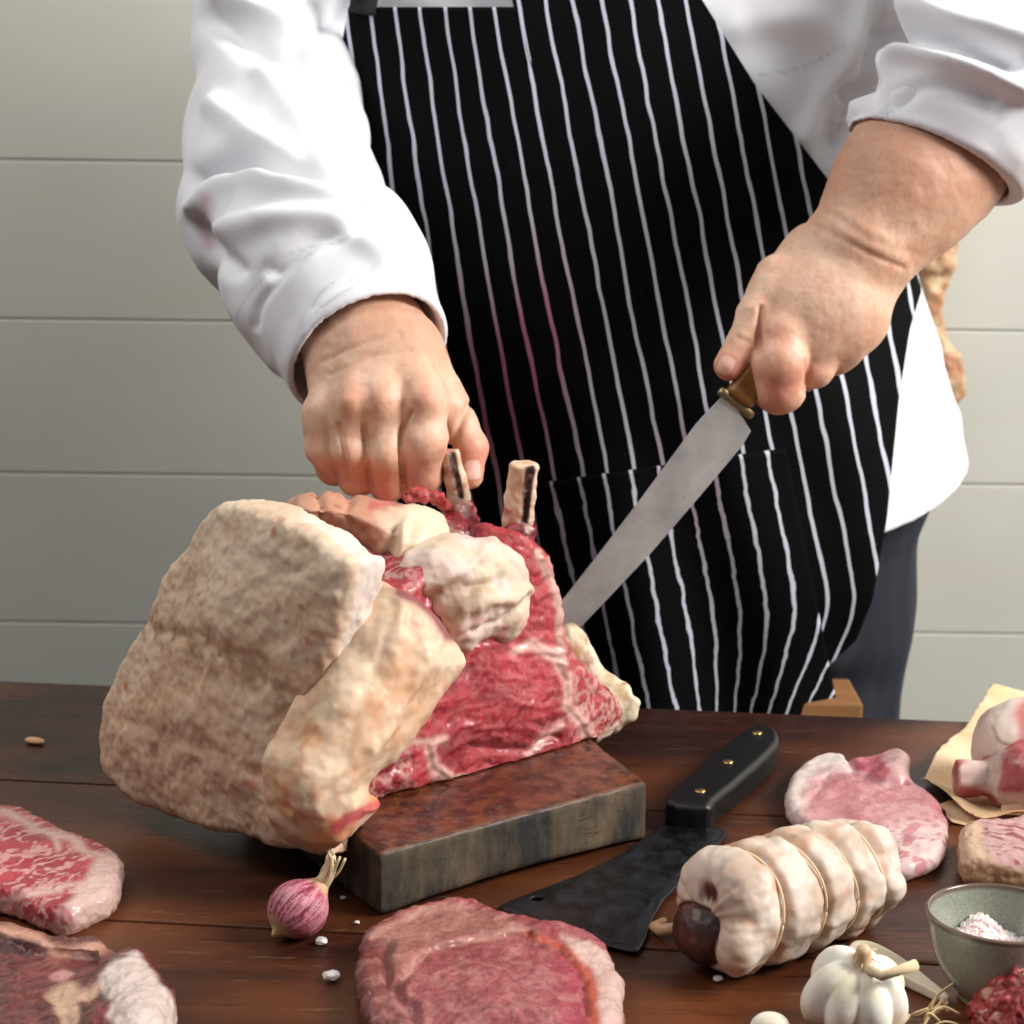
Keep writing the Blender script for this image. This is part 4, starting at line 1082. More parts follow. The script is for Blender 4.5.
# steak at the right edge with a thick fat rim
def c_I(V, N):
    X, Y = fields(V); n = fbm(V, 40, 3, 441.); st = streaks(V, -.6, 50, 150, 443.)
    col = lerp(np.array(S(150, 60, 70)), np.array(S(182, 92, 98)), sstep(-.3, .3, n)); col = lerp(col, np.array(S(236, 196, 190)), sstep(.3, .5, st) * .7)
    col = region(col, X, Y, [(955, 830), (978, 822), (986, 840), (1000, 862), (1040, 872), (1110, 880), (1110, 910), (950, 900)], S(228, 190, 156), .95, 4)
    col = region(col, X, Y, [(976, 858), (984, 862), (992, 870), (984, 870)], S(150, 74, 74), .9, 3)
    return lerp(col, np.array(S(214, 164, 124)), sstep(.35, .1, N[:, 2]) * .9)
o, P2 = slab_obj('fat_rimmed_steak', 'pink steak with a thick yellowish fat rim, at the right edge behind the bowl', 'meat',
         [(957, 856), (962, 832), (978, 822), (1000, 824), (1040, 817), (1110, 812), (1120, 900), (1040, 893), (972, 887), (958, 874)], .020, .008, .0009, M_LEAN,
         lambda V, N: fbm(V, 240, 3, 3.3) * .0009 + fbm(V, 40, 3, 445.) * .0028 + fbm(V, 150, 3, 447.) * .0006, c_I)
f, lo, hi, _ = slab_f([(990, 824), (1004, 813), (1030, 806), (1070, 800), (1100, 806), (1100, 822), (1040, 824)], .018, .007)
build('fat_strip', f, lo, hi, .0013, M_FAT, o, lambda V, N: fbm(V, 60, 3, 449.) * .001, lambda V, N: lerp(np.array(S(236, 208, 172)), np.array(S(240, 220, 196)), sstep(-.3, .3, fbm(V, 50, 3, 5.))), 'pale strip of fat along its back')

# butcher paper with two pieces of meat on it
def paper(px, z, curl, name, label):
    poly = smooth_poly(px, 1); bm = bmesh.new(); vs = []
    P2 = Poly2([tuple(PZ(x, y, z)[:2]) for x, y in px], .001, .02, 2)
    lo = P2.poly.min(0); hi = P2.poly.max(0); st = .003; nx = int((hi[0] - lo[0]) / st) + 2; ny = int((hi[1] - lo[1]) / st) + 2
    X, Y = np.meshgrid(lo[0] + np.arange(nx) * st, lo[1] + np.arange(ny) * st, indexing='ij'); X = X.ravel().copy(); Y = Y.ravel().copy()
    for _ in range(3):
        d = P2(X, Y); e = 5e-4; gx = (P2(X + e, Y) - P2(X - e, Y)) / (2 * e); gy = (P2(X, Y + e) - P2(X, Y - e)) / (2 * e)
        m = (d > 0) & (d < .006); X = np.where(m, X - gx * d, X); Y = np.where(m, Y - gy * d, Y)
    d = P2(X, Y); keep = d < .0008
    V = np.stack([X, Y, np.full(X.shape, z)], 1); V[:, 2] += curl(V, d); Q = []
    for i in range(nx - 1):
        for j in range(ny - 1):
            q = (i * ny + j, (i + 1) * ny + j, (i + 1) * ny + j + 1, i * ny + j + 1)
            if keep[list(q)].all(): Q.append(q)
    Q = np.array(Q); used = np.unique(Q); mp = np.full(len(V), -1); mp[used] = np.arange(len(used)); V = V[used]; Q = mp[Q]
    n = fbm(V, 40, 3, 451.); col = lerp(np.array(S(222, 186, 142)), np.array(S(234, 206, 168)), sstep(-.3, .3, n))
    Xp, Yp = topx(V); col = lerp(col, np.array(S(190, 120, 62)), np.exp(-(((Xp - 1010) / 34) ** 2 + ((Yp - 806) / 12) ** 2)) * .8 * sstep(-.3, .2, n))
    o = mesh_np(name, V, Q, M_PAPER, None, col); base_at(o, (*P2.poly.mean(0), z)); solid(o, .0003, 0); return o
tp = NT('kraft_paper'); tp.set(Base_Color=tp.attr('col'), Roughness=.8); tp.bump(tp.noise(200, 4), .2, .0005); M_PAPER = tp.m
crl = lambda V, d: .0012 + .0022 * np.abs(fbm(V, 18, 2, 453.)) + .010 * sstep(-.02, 0, d) * sstep(TZ, TZ, V[:, 2]) * sstep(-.2, .4, fbm(V, 12, 2, 457.)) 
pp = paper([(996, 690), (1030, 694), (1130, 712), (1140, 830), (1060, 826), (996, 824), (970, 819), (944, 808), (921, 789), (938, 761), (949, 742), (964, 731), (979, 712)], TZ + .0028, crl, 'butcher_paper', '')
tag(pp, 'crumpled tan butcher paper under the two meat pieces at the right edge', 'paper')
pp2 = paper([(950, 800), (1100, 800), (1100, 829), (994, 828), (952, 822), (946, 811)], TZ + .0006, lambda V, d: V[:, 2] * 0, 'butcher_paper', '')
tag(pp2, 'second sheet of tan paper peeping out below the front of the crumpled sheet', 'paper')
def f_G(P): return smin(s_ell(P, PZ(1022, 742, TZ + .034), (.026, .034, .026), Matrix.Rotation(-.6, 3, 'Z')), s_ell(P, PZ(1000, 745, TZ + .028), (.012, .022, .019), Matrix.Rotation(-.6, 3, 'Z')), .012)
def c_G(V, N):
    X, Y = fields(V); col = lerp(np.array(S(232, 212, 198)), np.array(S(196, 110, 110)), sstep(1010, 1026, X)); n = fbm(V, 50, 3, 461.)
    col = seam(col, X, Y, [(992, 730), (1000, 742), (1014, 748)], 2, S(150, 112, 84), .8)
    return lerp(col, np.array(S(170, 140, 120)), sstep(.2, .5, n) * .3)
g_ = build('lamb_shank', f_G, (.2, 1.05, TZ), (.38, 1.30, TZ + .09), .0015, M_FAT, None, lambda V, N: fbm(V, 50, 3, 463.) * .002, c_G); base_at(g_, PZ(1022, 745, TZ + .006)); tag(g_, 'rounded whitish skinned joint of meat, farther back of the two on the paper', 'meat')
def f_Hm(P):
    z = TZ + .02
    d = s_chain(P, [PZ(957, 778, z), PZ(990, 779, z)], [.0105, .0095], .004); e = PZ(955, 778, z); d = smax(d, e[0] - P[:, 0], .002)
    for x, y, r, zz in ((1004, 768, .013, .024), (1018, 758, .016, .030), (1016, 785, .014, .018), (1004, 790, .009, .014), (1032, 775, .020, .026), (1050, 765, .02, .026), (1024, 796, .011, .014)):
        d = smin(d, np.linalg.norm(P - PZ(x, y, TZ + zz), axis=1) - r, .006)
    return smax(d, TZ + .005 - P[:, 2], .003)
def c_Hm(V, N):
    X, Y = fields(V); n = fbm(V, 60, 3, 471.); col = lerp(np.array(S(196, 92, 96)), np.array(S(236, 206, 196)), sstep(-.15, .25, n))
    col = region(col, X, Y, [(960, 764), (998, 764), (998, 782), (962, 786)], S(240, 214, 200), .8, 3)
    return region(col, X, Y, [(950, 766), (958, 766), (958, 792), (950, 792)], S(158, 70, 58), .9, 2)
h_ = build('meaty_bone', f_Hm, (.2, .95, TZ), (.38, 1.2, TZ + .08), .0013, M_LEAN, None, lambda V, N: fbm(V, 70, 3, 473.) * .0028, c_Hm); base_at(h_, PZ(1000, 785, TZ + .004)); tag(h_, 'sawn meaty bone pointing left, nearer of the two pieces on the paper', 'meat')

# ---- tied meat roll
Ra = PZ(716, 914, TZ + .0300); Rb = PZ(868, 868, TZ + .0275); rax = (Rb - Ra); RLn = np.linalg.norm(rax); rax = rax / RLn
rs_ = np.cross(rax, [0, 0, 1]); rs_ /= np.linalg.norm(rs_); ru_ = np.cross(rs_, rax)
GRV = [.16, .42, .64, .85]
def roll_R(t):
    R = np.interp(t, [-.12, 0, .1, .4, .7, .9, 1.0, 1.1], [.024, .0285, .0305, .0305, .0290, .0275, .0255, .019])
    for g in GRV: R = R * (1 - .11 * np.exp(-((t - g) / .035) ** 2))
    return R
def f_roll(P):
    Q = P - Ra; t = Q @ rax / RLn; rad = np.hypot(Q @ rs_, Q @ ru_)
    d = rad - roll_R(t); cap = np.maximum(-t - .06, t - 1.07) * RLn
    d = smax(d, cap, .014)
    d = smax(d, -s_ell(P, Ra - rax * .012 - ru_ * .011 + rs_ * -.006, (.0195, .0195, .015)), .003)
    d = smax(d, -s_ell(P, Ra - rax * .012 + ru_ * .012, (.008, .008, .007)), .003)
    kn = Ra - rax * .004 - ru_ * .010 + rs_ * .019
    d = smin(d, s_ell(P, kn, (.010, .010, .012)), .006)
    return d * .9
if (PZ(760, 935, TZ + .02) - Ra) @ rs_ < 0: rs_ = -rs_
def d_roll(V, N):
    Q = V - Ra; t = Q @ rax / RLn; a = np.arctan2(Q @ ru_, Q @ rs_)
    o = fbm(V, 50, 3, 481.) * .0024 + fbm(V, 160, 2, 483.) * .0005
    for i, g in enumerate(GRV): o += -.0016 * np.exp(-((t - g - .02 * np.sin(a * 2 + i)) / .018) ** 2)
    o += .002 * np.sin(a * 5 + t * 9) * np.exp(-((t - .9) / .2) ** 2) + .0016 * fbm(np.stack([a * 3, t * 3, t * 0], 1), 1, 2, 7.)
    return o
def c_roll2(V, N):
    Q = V - Ra; t = Q @ rax / RLn; n = fbm(V, 40, 4, 485.); n2 = fbm(V, 90, 3, 487.)
    col = lerp(np.array(S(206, 180, 160)), np.array(S(230, 214, 198)), sstep(-.3, .3, n)); col = lerp(col, np.array(S(226, 170, 140)), sstep(.15, .5, n2) * .6)
    for g in GRV: col = lerp(col, np.array(S(212, 156, 112)), np.exp(-((t - g - .01) / .035) ** 2) * .7 * sstep(-.3, .3, n2))
    d = s_ell(V, Ra - rax * .012 - ru_ * .011 + rs_ * -.006, (.0202, .0202, .0157)); col = lerp(col, np.array(S(74, 30, 22)), sstep(.0016, -.0006, d))
    d = s_ell(V, Ra - rax * .012 + ru_ * .012, (.0087, .0087, .0077)); col = lerp(col, np.array(S(84, 38, 26)), sstep(.001, -.0006, d))
    return lerp(col, np.array(S(204, 80, 56)), np.exp(-(np.linalg.norm(V - PZ(850, 845, TZ + .055), axis=1) / .004) ** 2) * .8)
rl = thing('tied_meat_roll', 'pale rolled joint tied with string, its end showing dark brown lean', 'meat', (Ra[0], Ra[1], TZ))
build('meat', f_roll, (.05, .80, TZ - .005), (.22, 1.02, TZ + .075), .0011, M_FAT, rl, d_roll, c_roll2)
def f_dk(P): return s_ell(P, Ra + rax * .0035 - ru_ * .011 + rs_ * -.006, (.0185, .0185, .0165))
build('dark_filling', f_dk, Ra - .035, Ra + .03, .001, flesh('dark_lean', .32, .05, .2, .4, 500, coat=.3), rl, lambda V, N: fbm(V, 70, 3, 491.) * .0015, lambda V, N: lerp(np.array(S(64, 26, 20)), np.array(S(92, 42, 30)), sstep(-.2, .4, fbm(V, 60, 3, 493.))), 'dark red-brown lean showing in the end')
M_TWINE = plain('butcher_twine', S(232, 208, 176), .85)
for g in GRV:
    a = np.linspace(0, 2 * math.pi, 60); P0 = Ra + rax * RLn * g
    R = roll_R(np.array([g]))[0] + .0002
    pts = P0 + (R * np.cos(a))[:, None] * rs_ + (R * np.sin(a))[:, None] * ru_ + (RLn * .02 * np.sin(a * 2 + GRV.index(g)))[:, None] * rax
    pts[:, 2] = np.maximum(pts[:, 2], TZ + .001)
    adopt(rl, mesh_np('twine', *tube_np(pts, .0006, 6), M_TWINE))
V, Q = tube_np([PZ(664, 921, TZ + .002) , PZ(655, 927, TZ + .004), PZ(661, 931, TZ + .004), PZ(676, 928, TZ + .008)], [.002, .003, .0034, .003]); adopt(rl, mesh_np('loose_skin', V, Q, plain('tan_skin', S(206, 160, 122), .5)))

# ---- cleaver
def cleaver_mat():
    t = NT('blackened_steel'); n = t.noise(11, 3, .5); n2 = t.noise(40, 3, .5)
    c = t.mix(t.rng(n, .42, .62), S(20, 20, 22), S(46, 47, 52)); c = t.mix(t.rng(n2, .62, .68), c, S(18, 17, 18))
    t.set(Base_Color=c, Metallic=.55, Roughness=t.rng(n, .35, .65, .24, .42)); t.bump(t.noise(180, 4), .15, .0004); return t.m
cl = thing('cleaver', 'blackened steel cleaver with a black riveted handle, lying on the table', 'cleaver', PZ(640, 880, TZ))
bpx = [(664, 806), (667, 820), (656, 826), (641, 838), (626, 848), (606, 859), (583, 870), (550, 883), (518, 895), (502, 902), (500, 908), (530, 918), (580, 935), (629, 948), (640, 946), (648, 930), (664, 897), (728, 832), (708, 824), (704, 806)]
P2b = Poly2([tuple(PZ(x, y, TZ + .0045)[:2]) for x, y in bpx], .0005, .01, 2)
hole = PZ(537, 901, TZ + .003)
el = [PZ(x, y, TZ + .0045)[:2] for x, y in ((500, 905), (518, 895), (583, 870), (626, 848))]
def f_cl(P):
    d = P2b(P[:, 0], P[:, 1]); zc_ = TZ + .0026; th = .0018
    qz = np.abs(P[:, 2] - zc_) - th + np.clip((d + .006) / .006, 0, 1) * .0012
    f = smax(d, qz, .0005)
    return smax(f, -(np.hypot(P[:, 0] - hole[0], (P[:, 1] - hole[1])) - .0032), .0004)
V, Q = snet(f_cl, np.append(P2b.poly.min(0) - .004, TZ - .002), np.append(P2b.poly.max(0) + .004, TZ + .008), .0007)
adopt(cl, mesh_np('blade', V, Q, cleaver_mat()), 'blackened blade with a round hole at its corner')
hpx = [(666, 802), (685, 779), (714, 752), (744, 730), (758, 724), (773, 727), (779, 736), (775, 748), (746, 775), (716, 800), (707, 807)]
P2h = Poly2([tuple(PZ(x, y, TZ + .017)[:2]) for x, y in hpx], .0005, .01, 3)
def f_hd(P):
    d = P2h(P[:, 0], P[:, 1]); r = .004; qx = d + r; qz = np.abs(P[:, 2] - TZ - .0092) - .0088 + r
    return np.hypot(np.maximum(qx, 0), np.maximum(qz, 0)) + np.minimum(np.maximum(qx, qz), 0) - r
V, Q = snet(f_hd, np.append(P2h.poly.min(0) - .004, TZ - .002), np.append(P2h.poly.max(0) + .004, TZ + .022), .0009)
hd = adopt(cl, mesh_np('handle', V, Q, plain('black_handle', S(13, 12, 12), .36, bump=(300, .2, .0005))), 'black wooden handle')
M_BRASS = plain('brass_rivet', S(196, 164, 104), .3, .9)
for x, y in ((757, 733), (728, 762), (700, 791)):
    c = PZ(x, y, TZ + .018); bm = bmesh.new(); bmesh.ops.create_cone(bm, cap_ends=True, segments=20, radius1=.0034, radius2=.0031, depth=.0012, matrix=Matrix.Translation(Vector(c)))
    r_ = bm_obj('rivet', bm, M_BRASS, True); r_.parent = hd; r_.data.transform(Matrix.Translation(-Vector(cl.location)))
    r_['label'] = 'brass rivet'

# ---- bowl of salt
BC = PZ(1002, 914, TZ + .042); bx, by = BC[0], BC[1]
prof = [(0, .0035), (.012, .0035), (.0155, .001), (.0175, .0008), (.0185, .004), (.0235, .010), (.0295, .021), (.0325, .032), (.0343, .0415), (.0340, .0428), (.0326, .0425), (.0305, .033), (.0270, .021), (.020, .011), (.010, .0065), (0, .006)]
def lathe(prof, n=72):
    P = smooth_line(prof, 3); a = np.linspace(0, 2 * math.pi, n, endpoint=False); V = []; Q = []
    for i, (r, z) in enumerate(P): V.append(np.stack([max(r, 1e-5) * np.cos(a), max(r, 1e-5) * np.sin(a), np.full(n, z)], 1))
    for i in range(len(P) - 1):
        for j in range(n): k = (j + 1) % n; Q.append((i * n + j, i * n + k, (i + 1) * n + k, (i + 1) * n + j))
    return np.concatenate(V), np.array(Q)
tb = NT('celadon_glaze'); geo = tb.pos(); sx = tb.N.new('ShaderNodeSeparateXYZ'); tb.l(geo, sx.inputs[0]); n = tb.noise(60, 4, .6)
cc = tb.mix(tb.rng(n, .35, .65), S(130, 134, 118), S(160, 166, 152)); cc = tb.mix(tb.rng(tb.noise(110, 4, .7), .58, .68, 0, .5), cc, S(160, 100, 100))
cc = tb.mix(tb.rng(sx.outputs[2], .0400, .0415), cc, S(110, 92, 80))
tb.set(Base_Color=cc, Roughness=.22, Coat_Weight=.4); M_BOWL = tb.m
V, Q = lathe(prof); bowl = mesh_np('salt_bowl', V, Q, M_BOWL); bowl.location = (bx, by, TZ); tag(bowl, 'small grey-green glazed bowl with a brown rim, holding coarse salt', 'bowl')
def f_salt(P):
    Q = P - np.array([bx, by, TZ]); r = np.hypot(Q[:, 0], Q[:, 1]); c = PZ(980, 930, TZ + .024) - np.array([bx, by, TZ])
    h = .0215 + .010 * np.exp(-((Q[:, 0] - c[0]) ** 2 + (Q[:, 1] - c[1]) ** 2) / .010 ** 2)
    rin = np.interp(Q[:, 2], [.006, .011, .021, .033], [.010, .0195, .0262, .030])
    return smax(smax(Q[:, 2] - h, r - rin, .001), .009 - Q[:, 2], .001)
V, Q = snet(f_salt, (bx - .035, by - .035, TZ + .004), (bx + .035, by + .035, TZ + .04), .0006); N = vnorm(V, Q)
cell = np.floor(V / .0016 + fbm(V, 300, 1)[:, None] * .6); hsh = np.modf(np.abs(np.sin(cell @ [12.9, 78.2, 37.7]) * 43758.5))[0]
V = V + N * ((hsh - .5) * .0018 * (N[:, 2] > .2))[:, None]
tsalt = NT('coarse_salt'); tsalt.set(Base_Color=S(242, 226, 224), Roughness=.35, Subsurface_Weight=.4, Subsurface_Scale=.004)
sl = mesh_np('coarse_salt', V, Q, tsalt.m, smooth=False); base_at(sl, (bx, by, TZ + .009)); tag(sl, 'heap of pinkish-white coarse salt inside the grey-green bowl', 'salt'); sl['kind'] = 'stuff'

# ---- garlic bulb
GC = PZ(856, 990, TZ + .021); gax = np.array([.05, -.30, .95]); gax /= np.linalg.norm(gax)
g1 = np.cross(gax, [0, 1, 0]); g1 /= np.linalg.norm(g1); g2 = np.cross(gax, g1)
tg = NT('garlic_skin'); tg.set(Base_Color=tg.attr('col'), Roughness=.42, Subsurface_Weight=.35, Subsurface_Radius=(.6, .4, .25), Subsurface_Scale=.005); tg.bump(tg.noise(300, 4), .25, .0004); M_GARLIC = tg.m
CLV = [(math.radians(a), s_) for a, s_ in ((12, 1), (62, .92), (110, 1.02), (158, .95), (205, 1), (250, .9), (305, 1.03))]
def f_gar(P):
    d = None
    for a, s_ in CLV:
        dr_ = g1 * math.cos(a) + g2 * math.sin(a); M = np.stack([dr_, np.cross(gax, dr_), gax * .93 - dr_ * .36], 1); M[:, 2] /= np.linalg.norm(M[:, 2]); M[:, 0] = np.cross(M[:, 1], M[:, 2])
        e = s_ell(P, GC + dr_ * .0120 - gax * .001, (.0118 * s_, .0094 * s_, .0172 * s_), M); d = e if d is None else smin(d, e, .0007)
    d = smin(d, s_caps(P, GC + gax * .010, GC + gax * .022, .006, .0035), .004)
    return smax(d, TZ + .0005 - P[:, 2], .002)
def c_gar(V, N):
    Q = V - GC; a = np.arctan2(Q @ g2, Q @ g1); n = fbm(V, 60, 3, 501.); st = fbm(np.stack([a * 16, Q @ gax * 60, a * 0], 1), 1, 3, 503.)
    col = lerp(np.array(S(240, 228, 200)), np.array(S(250, 246, 234)), sstep(-.3, .3, n)); col = lerp(col, np.array(S(222, 186, 128)), sstep(.2, .5, st) * .35)
    col = lerp(col, np.array(S(206, 164, 112)), sstep(.012, .020, Q @ gax) * sstep(.010, .003, np.hypot(Q @ g1, Q @ g2)) * .8); return col
gb = thing('garlic_bulb', 'whole white garlic bulb with a dry stem stub, in front of the bowl', 'garlic', (GC[0], GC[1], TZ))
build('cloves', f_gar, GC - .04, GC + .04, .0009, M_GARLIC, gb, lambda V, N: fbm(V, 90, 2, 505.) * .0005, c_gar)
M_STEM = plain('dry_stem', S(222, 200, 160), .8)
t0 = GC + gax * .018
V, Q = tube_np([t0 - gax * .004, PZ(882, 976, TZ + .037), PZ(900, 970, TZ + .038), PZ(916, 965, TZ + .039)], [.0024, .0022, .0023, .0027]); adopt(gb, mesh_np('stem', V, Q, M_STEM))
parts = []
for i in range(9):
    a = i * .7 + random.random() * .4; e = t0 + (g1 * math.cos(a) + g2 * math.sin(a)) * random.uniform(.004, .009) + gax * random.uniform(-.002, .004)
    parts.append(tube_np([t0 - gax * .002, (t0 + e) / 2 + gax * .002, e], [.0006, .0005, .0002], 5))
adopt(gb, mesh_np('dry_fibres', *join_np(parts), M_STEM))
def f_cv(P): return smax(s_ell(P, PZ(770, 1027, TZ + .007), (.0088, .0062, .0068)), TZ + .0004 - P[:, 2], .001)
c_ = build('garlic_clove', f_cv, PZ(770, 1027, TZ + .007) - .015, PZ(770, 1027, TZ + .007) + .015, .0008, M_GARLIC, None, None, lambda V, N: lerp(np.array(S(240, 228, 206)), np.array(S(250, 246, 236)), sstep(-.3, .3, fbm(V, 80, 2)))); base_at(c_, PZ(770, 1027, TZ)); tag(c_, 'single loose garlic clove cut off by the bottom edge, left of the bulb', 'garlic')

# ---- cream spoon
spx = [(848, 947), (855, 940), (872, 941), (892, 950), (910, 961), (931, 977), (948, 990), (950, 994), (944, 994), (931, 987), (908, 976), (870, 958), (852, 953)]
pts = [tuple(PZ(x, y, TZ + .007)[:2]) for x, y in spx]; P2s = Poly2(pts, .0005, .01, 3); sa = np.array(PZ(851, 947, TZ + .007)[:2]); sb = np.array(PZ(948, 992, TZ + .007)[:2]); sd = (sb - sa) / np.linalg.norm(sb - sa); sL = np.linalg.norm(sb - sa)
def f_sp(P):
    t = np.clip(((P[:, :2] - sa) @ sd) / sL, 0, 1); d = P2s(P[:, 0], P[:, 1]); zt = TZ + .0075 - .0015 * t - .002 * np.clip(-d / .006, 0, 1) * (1 - t); zb = TZ + .0005 + .0 * t
    r = .0015; qx = d + r; qz = np.maximum(P[:, 2] - zt, zb - P[:, 2]) + r
    return np.hypot(np.maximum(qx, 0), np.maximum(qz, 0)) + np.minimum(np.maximum(qx, qz), 0) - r
sp_ = build('salt_spoon', f_sp, np.append(P2s.poly.min(0) - .004, TZ - .002), np.append(P2s.poly.max(0) + .004, TZ + .012), .0008, plain('bone_spoon', S(226, 214, 188), .4), None); base_at(sp_, (*PZ(895, 960, TZ)[:2], TZ)); tag(sp_, 'small cream pointed spoon lying between the garlic bulb and the bowl', 'spoon')

# ---- twine tangle
M_JUTE = plain('jute', S(222, 194, 146), .9); parts = []
random.seed(5)
for i in range(26):
    c = PZ(random.uniform(880, 945), random.uniform(1012, 1050), TZ + .003); a = random.uniform(-.6, .9); L = random.uniform(.008, .02)
    dv = np.array([math.cos(a), math.sin(a), 0]); pts = [c - dv * L * .5, c + np.array([random.uniform(-.002, .002), random.uniform(-.002, .002), random.uniform(.002, .007)]), c + dv * L * .5 + np.array([0, 0, random.uniform(0, .008)])]
    parts.append(tube_np(smooth_line(pts, 5), random.uniform(.0004, .0008), 5))
parts.append(tube_np(smooth_line([PZ(925, 1014, TZ + .003), PZ(938, 995, TZ + .008), PZ(958, 981, TZ + .013), PZ(983, 971, TZ + .017)], 6), .0006, 6))
parts.append(tube_np(smooth_line([PZ(928, 1018, TZ + .003), PZ(940, 1010, TZ + .006), PZ(948, 1002, TZ + .010)], 6), .0006, 6))
tw = mesh_np('twine_tangle', *join_np(parts), M_JUTE); base_at(tw, PZ(925, 1015, TZ)); tag(tw, 'frayed tangle of tan twine between garlic bulb and minced meat', 'twine')

# ---- minced beef
mc = PZ(1052, 1030, TZ)
def f_mi(P): return smax(s_ell(P, mc + np.array([0, 0, .003]), (.034, .034, .029)), TZ + .0006 - P[:, 2], .001)
V, Q = snet(f_mi, mc - .045, mc + .045, .0008); N = vnorm(V, Q)
rg = np.random.RandomState(4); C_ = rg.normal(size=(620, 3)); C_[:, 2] = np.abs(C_[:, 2]); C_ /= np.linalg.norm(C_, axis=1)[:, None]; C_ = mc + np.array([0, 0, .003]) + C_ * [.034, .034, .029]
W_ = V + np.stack([fbm(V, 120, 2, k) for k in (1., 4., 7.)], 1) * .003
idx = np.concatenate([np.argmin(((W_[i:i + 4000, None, :] - C_[None]) ** 2).sum(2), axis=1) for i in range(0, len(V), 4000)])
dd = np.linalg.norm(W_ - C_[idx], axis=1); V = V + N * (.0042 * np.sqrt(np.clip(1 - (dd / .0042) ** 2, 0, 1)) * (.6 + .8 * rg.rand(620)[idx]) - .002)[:, None]
V[:, 2] = np.maximum(V[:, 2], TZ + .0005)
k_ = rg.rand(620)[idx]; col = lerp(np.array(S(158, 28, 40)), np.array(S(208, 76, 78)), k_); col = lerp(col, np.array(S(236, 176, 160)), (k_ > .88) * .8); col = lerp(col, np.array(S(120, 18, 28)), sstep(.003, .0045, dd))
mi = mesh_np('minced_beef', V, Q, M_LEAN, None, col); base_at(mi, mc); tag(mi, 'mound of raw red minced beef in the bottom right corner', 'meat')

# ---- red shallot
sc_ = PZ(298, 909, TZ + .0148)
st_e = PY(331, 856, .925); sdir = (PZ(317, 889, TZ + .022) - sc_); sdir /= np.linalg.norm(sdir)
def f_sh2(P):
    d = s_ell(P, sc_, (.0150, .0150, .0143)); d = smin(d, s_caps(P, sc_ + sdir * .009, sc_ + sdir * .019, .007, .0035), .005)
    return smin(d, s_caps(P, sc_ - sdir * .012, sc_ - sdir * .017 , .004, .0015), .003)
def c_sh2(V, N):
    Q = V - sc_; e1 = np.cross(sdir, [0, 0, 1]); e1 /= np.linalg.norm(e1); e2 = np.cross(sdir, e1); a = np.arctan2(Q @ e2, Q @ e1); t = Q @ sdir
    st = fbm(np.stack([np.cos(a) * 4, np.sin(a) * 4, t * 60], 1) * 1.0, 1.6, 4, 511.); fine = fbm(np.stack([np.cos(a) * 9, np.sin(a) * 9, t * 40], 1), 1.2, 3, 513., True)
    col = lerp(np.array(S(118, 26, 50)), np.array(S(172, 62, 90)), sstep(-.3, .3, st)); col = lerp(col, np.array(S(226, 160, 170)), sstep(.35, .65, fine) * .7)
    col = lerp(col, np.array(S(216, 176, 132)), sstep(.010, .017, t + st * .004)); return lerp(col, np.array(S(196, 160, 110)), sstep(-.011, -.015, t))
sh = thing('red_shallot', 'small purple-red shallot with a dry pale stem, left of the chopping block', 'shallot', (sc_[0], sc_[1], TZ))
build('bulb', f_sh2, sc_ - .028, sc_ + .032, .0008, M_GARLIC, sh, lambda V, N: fbm(V, 120, 2, 515.) * .0004, c_sh2)
s0 = sc_ + sdir * .017; pa = [s0, s0 * .5 + st_e * .5 + np.array([.0015, 0, -.001]), st_e]; parts = [tube_np(smooth_line(pa, 5), np.linspace(.0042, .0024, 11), 10)]
for i in range(9):
    o_ = np.random.normal(size=3) * .002; parts.append(tube_np(smooth_line([s0 + o_ * .5, pa[1] + o_ * 1.3, st_e + o_ * 1.5 + np.array([random.uniform(-.002, .003), 0, random.uniform(-.004, .001)])], 4), .0007, 5))
adopt(sh, mesh_np('stem', *join_np(parts), M_STEM))

# ---- loose crystals and a crumb
tc = NT('salt_crystal'); tc.set(Base_Color=S(240, 232, 230), Roughness=.25, Subsurface_Weight=.3, Subsurface_Scale=.002, Transmission_Weight=.3); M_CR = tc.m
for i, (x, y, r, lb) in enumerate(((331, 980, .0042, 'largest loose salt crystal, on the table left of the round steak'), (321, 944, .0032, 'flat salt crystal just below the shallot'),
                                  (357, 924, .0015, 'tiny salt crystal between the shallot and the round steak'), (343, 899, .0016, 'tiny salt crystal at the foot of the chopping block, right of the shallot'),
                                  (718, 981, .0026, 'salt crystal on the table below the tied meat roll'), (652, 836, .0016, 'tiny salt crystal by the right corner of the chopping block'))):
    bm = bmesh.new(); bmesh.ops.create_icosphere(bm, subdivisions=2, radius=r)
    rnd = random.Random(i)
    for v in bm.verts: v.co *= rnd.uniform(.82, 1.12); v.co.z *= .55
    zm = min(v.co.z for v in bm.verts); bmesh.ops.translate(bm, verts=bm.verts, vec=(0, 0, -zm))
    o = bm_obj('salt_crystal', bm, M_CR); o.location = PZ(x, y, TZ + .0004); tag(o, lb, 'salt', 'loose salt crystals on the table')
bm = bmesh.new(); bmesh.ops.create_icosphere(bm, subdivisions=2, radius=.0062)
for v in bm.verts: v.co = Vector((v.co.x * 1.2, v.co.y * .6, v.co.z * .35))
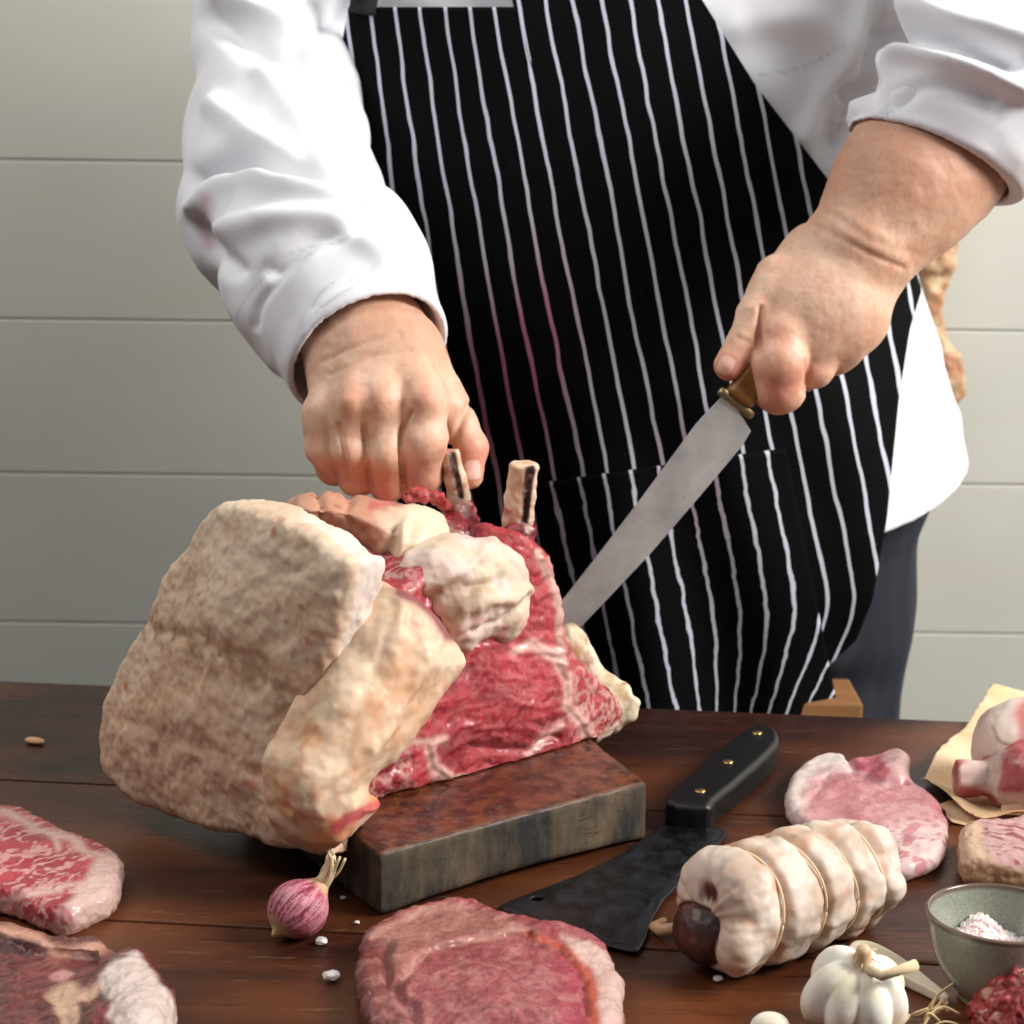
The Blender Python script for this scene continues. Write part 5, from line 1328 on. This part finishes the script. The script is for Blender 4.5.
zm = min(v.co.z for v in bm.verts); bmesh.ops.translate(bm, verts=bm.verts, vec=(0, 0, -zm)); bmesh.ops.rotate(bm, verts=bm.verts, cent=(0, 0, 0), matrix=Matrix.Rotation(-.4, 3, 'Z'))
o = bm_obj('crumb', bm, plain('crumb_tan', S(222, 176, 136), .8)); o.location = PZ(35, 744, TZ); tag(o, 'pale crumb lying on the dark left part of the table', 'crumb')

# ================================================================ light, camera, view
w = bpy.data.worlds.new('world'); SC.world = w; w.use_nodes = True
w.node_tree.nodes['Background'].inputs[0].default_value = (.80, .86, 1.0, 1); w.node_tree.nodes['Background'].inputs[1].default_value = .06
def area(name, loc, aim, size, sizey, power, col):
    l = bpy.data.lights.new(name, 'AREA'); l.shape = 'RECTANGLE'; l.size = size; l.size_y = sizey; l.energy = power; l.color = col
    o = bpy.data.objects.new(name, l); COL.objects.link(o); o.location = loc
    o.rotation_euler = (Vector(aim) - Vector(loc)).to_track_quat('-Z', 'Y').to_euler(); return o
area('window_daylight', (1.90, .58, TZ + 1.45), (0, 1.35, TZ + .1), 1.0, 1.0, 90, (1.0, .98, .95))
area('fill_light', (-.9, .05, TZ + 1.7), (-.1, 1.2, TZ + .1), 1.2, 1.0, 9, (.95, .97, 1.0))  # added soft fill lamp, unseen, lifts the sides facing front left
area('wall_fill_light', (-1.15, 1.15, TZ + 1.7), (-.65, 1.99, TZ + .7), 1.2, .7, 17, (1.0, .97, .92))  # added lamp out of view, aimed to brighten the left part of the wall
cam = bpy.data.cameras.new('camera'); co = bpy.data.objects.new('camera', cam); COL.objects.link(co)
cam.sensor_width = 36; cam.lens = FPX / 1024 * 36; cam.clip_start = .02
m = Matrix(((_R[0], _U[0], -_F[0], EYE[0]), (_R[1], _U[1], -_F[1], EYE[1]), (_R[2], _U[2], -_F[2], EYE[2]), (0, 0, 0, 1)))
co.matrix_world = m
cam.dof.use_dof = True; cam.dof.focus_distance = 1.02; cam.dof.aperture_fstop = 16
SC.camera = co
v = SC.view_settings; v.view_transform = 'Standard'; v.look = 'None'; v.gamma = 1; v.exposure = 0.0; v.use_curve_mapping = False
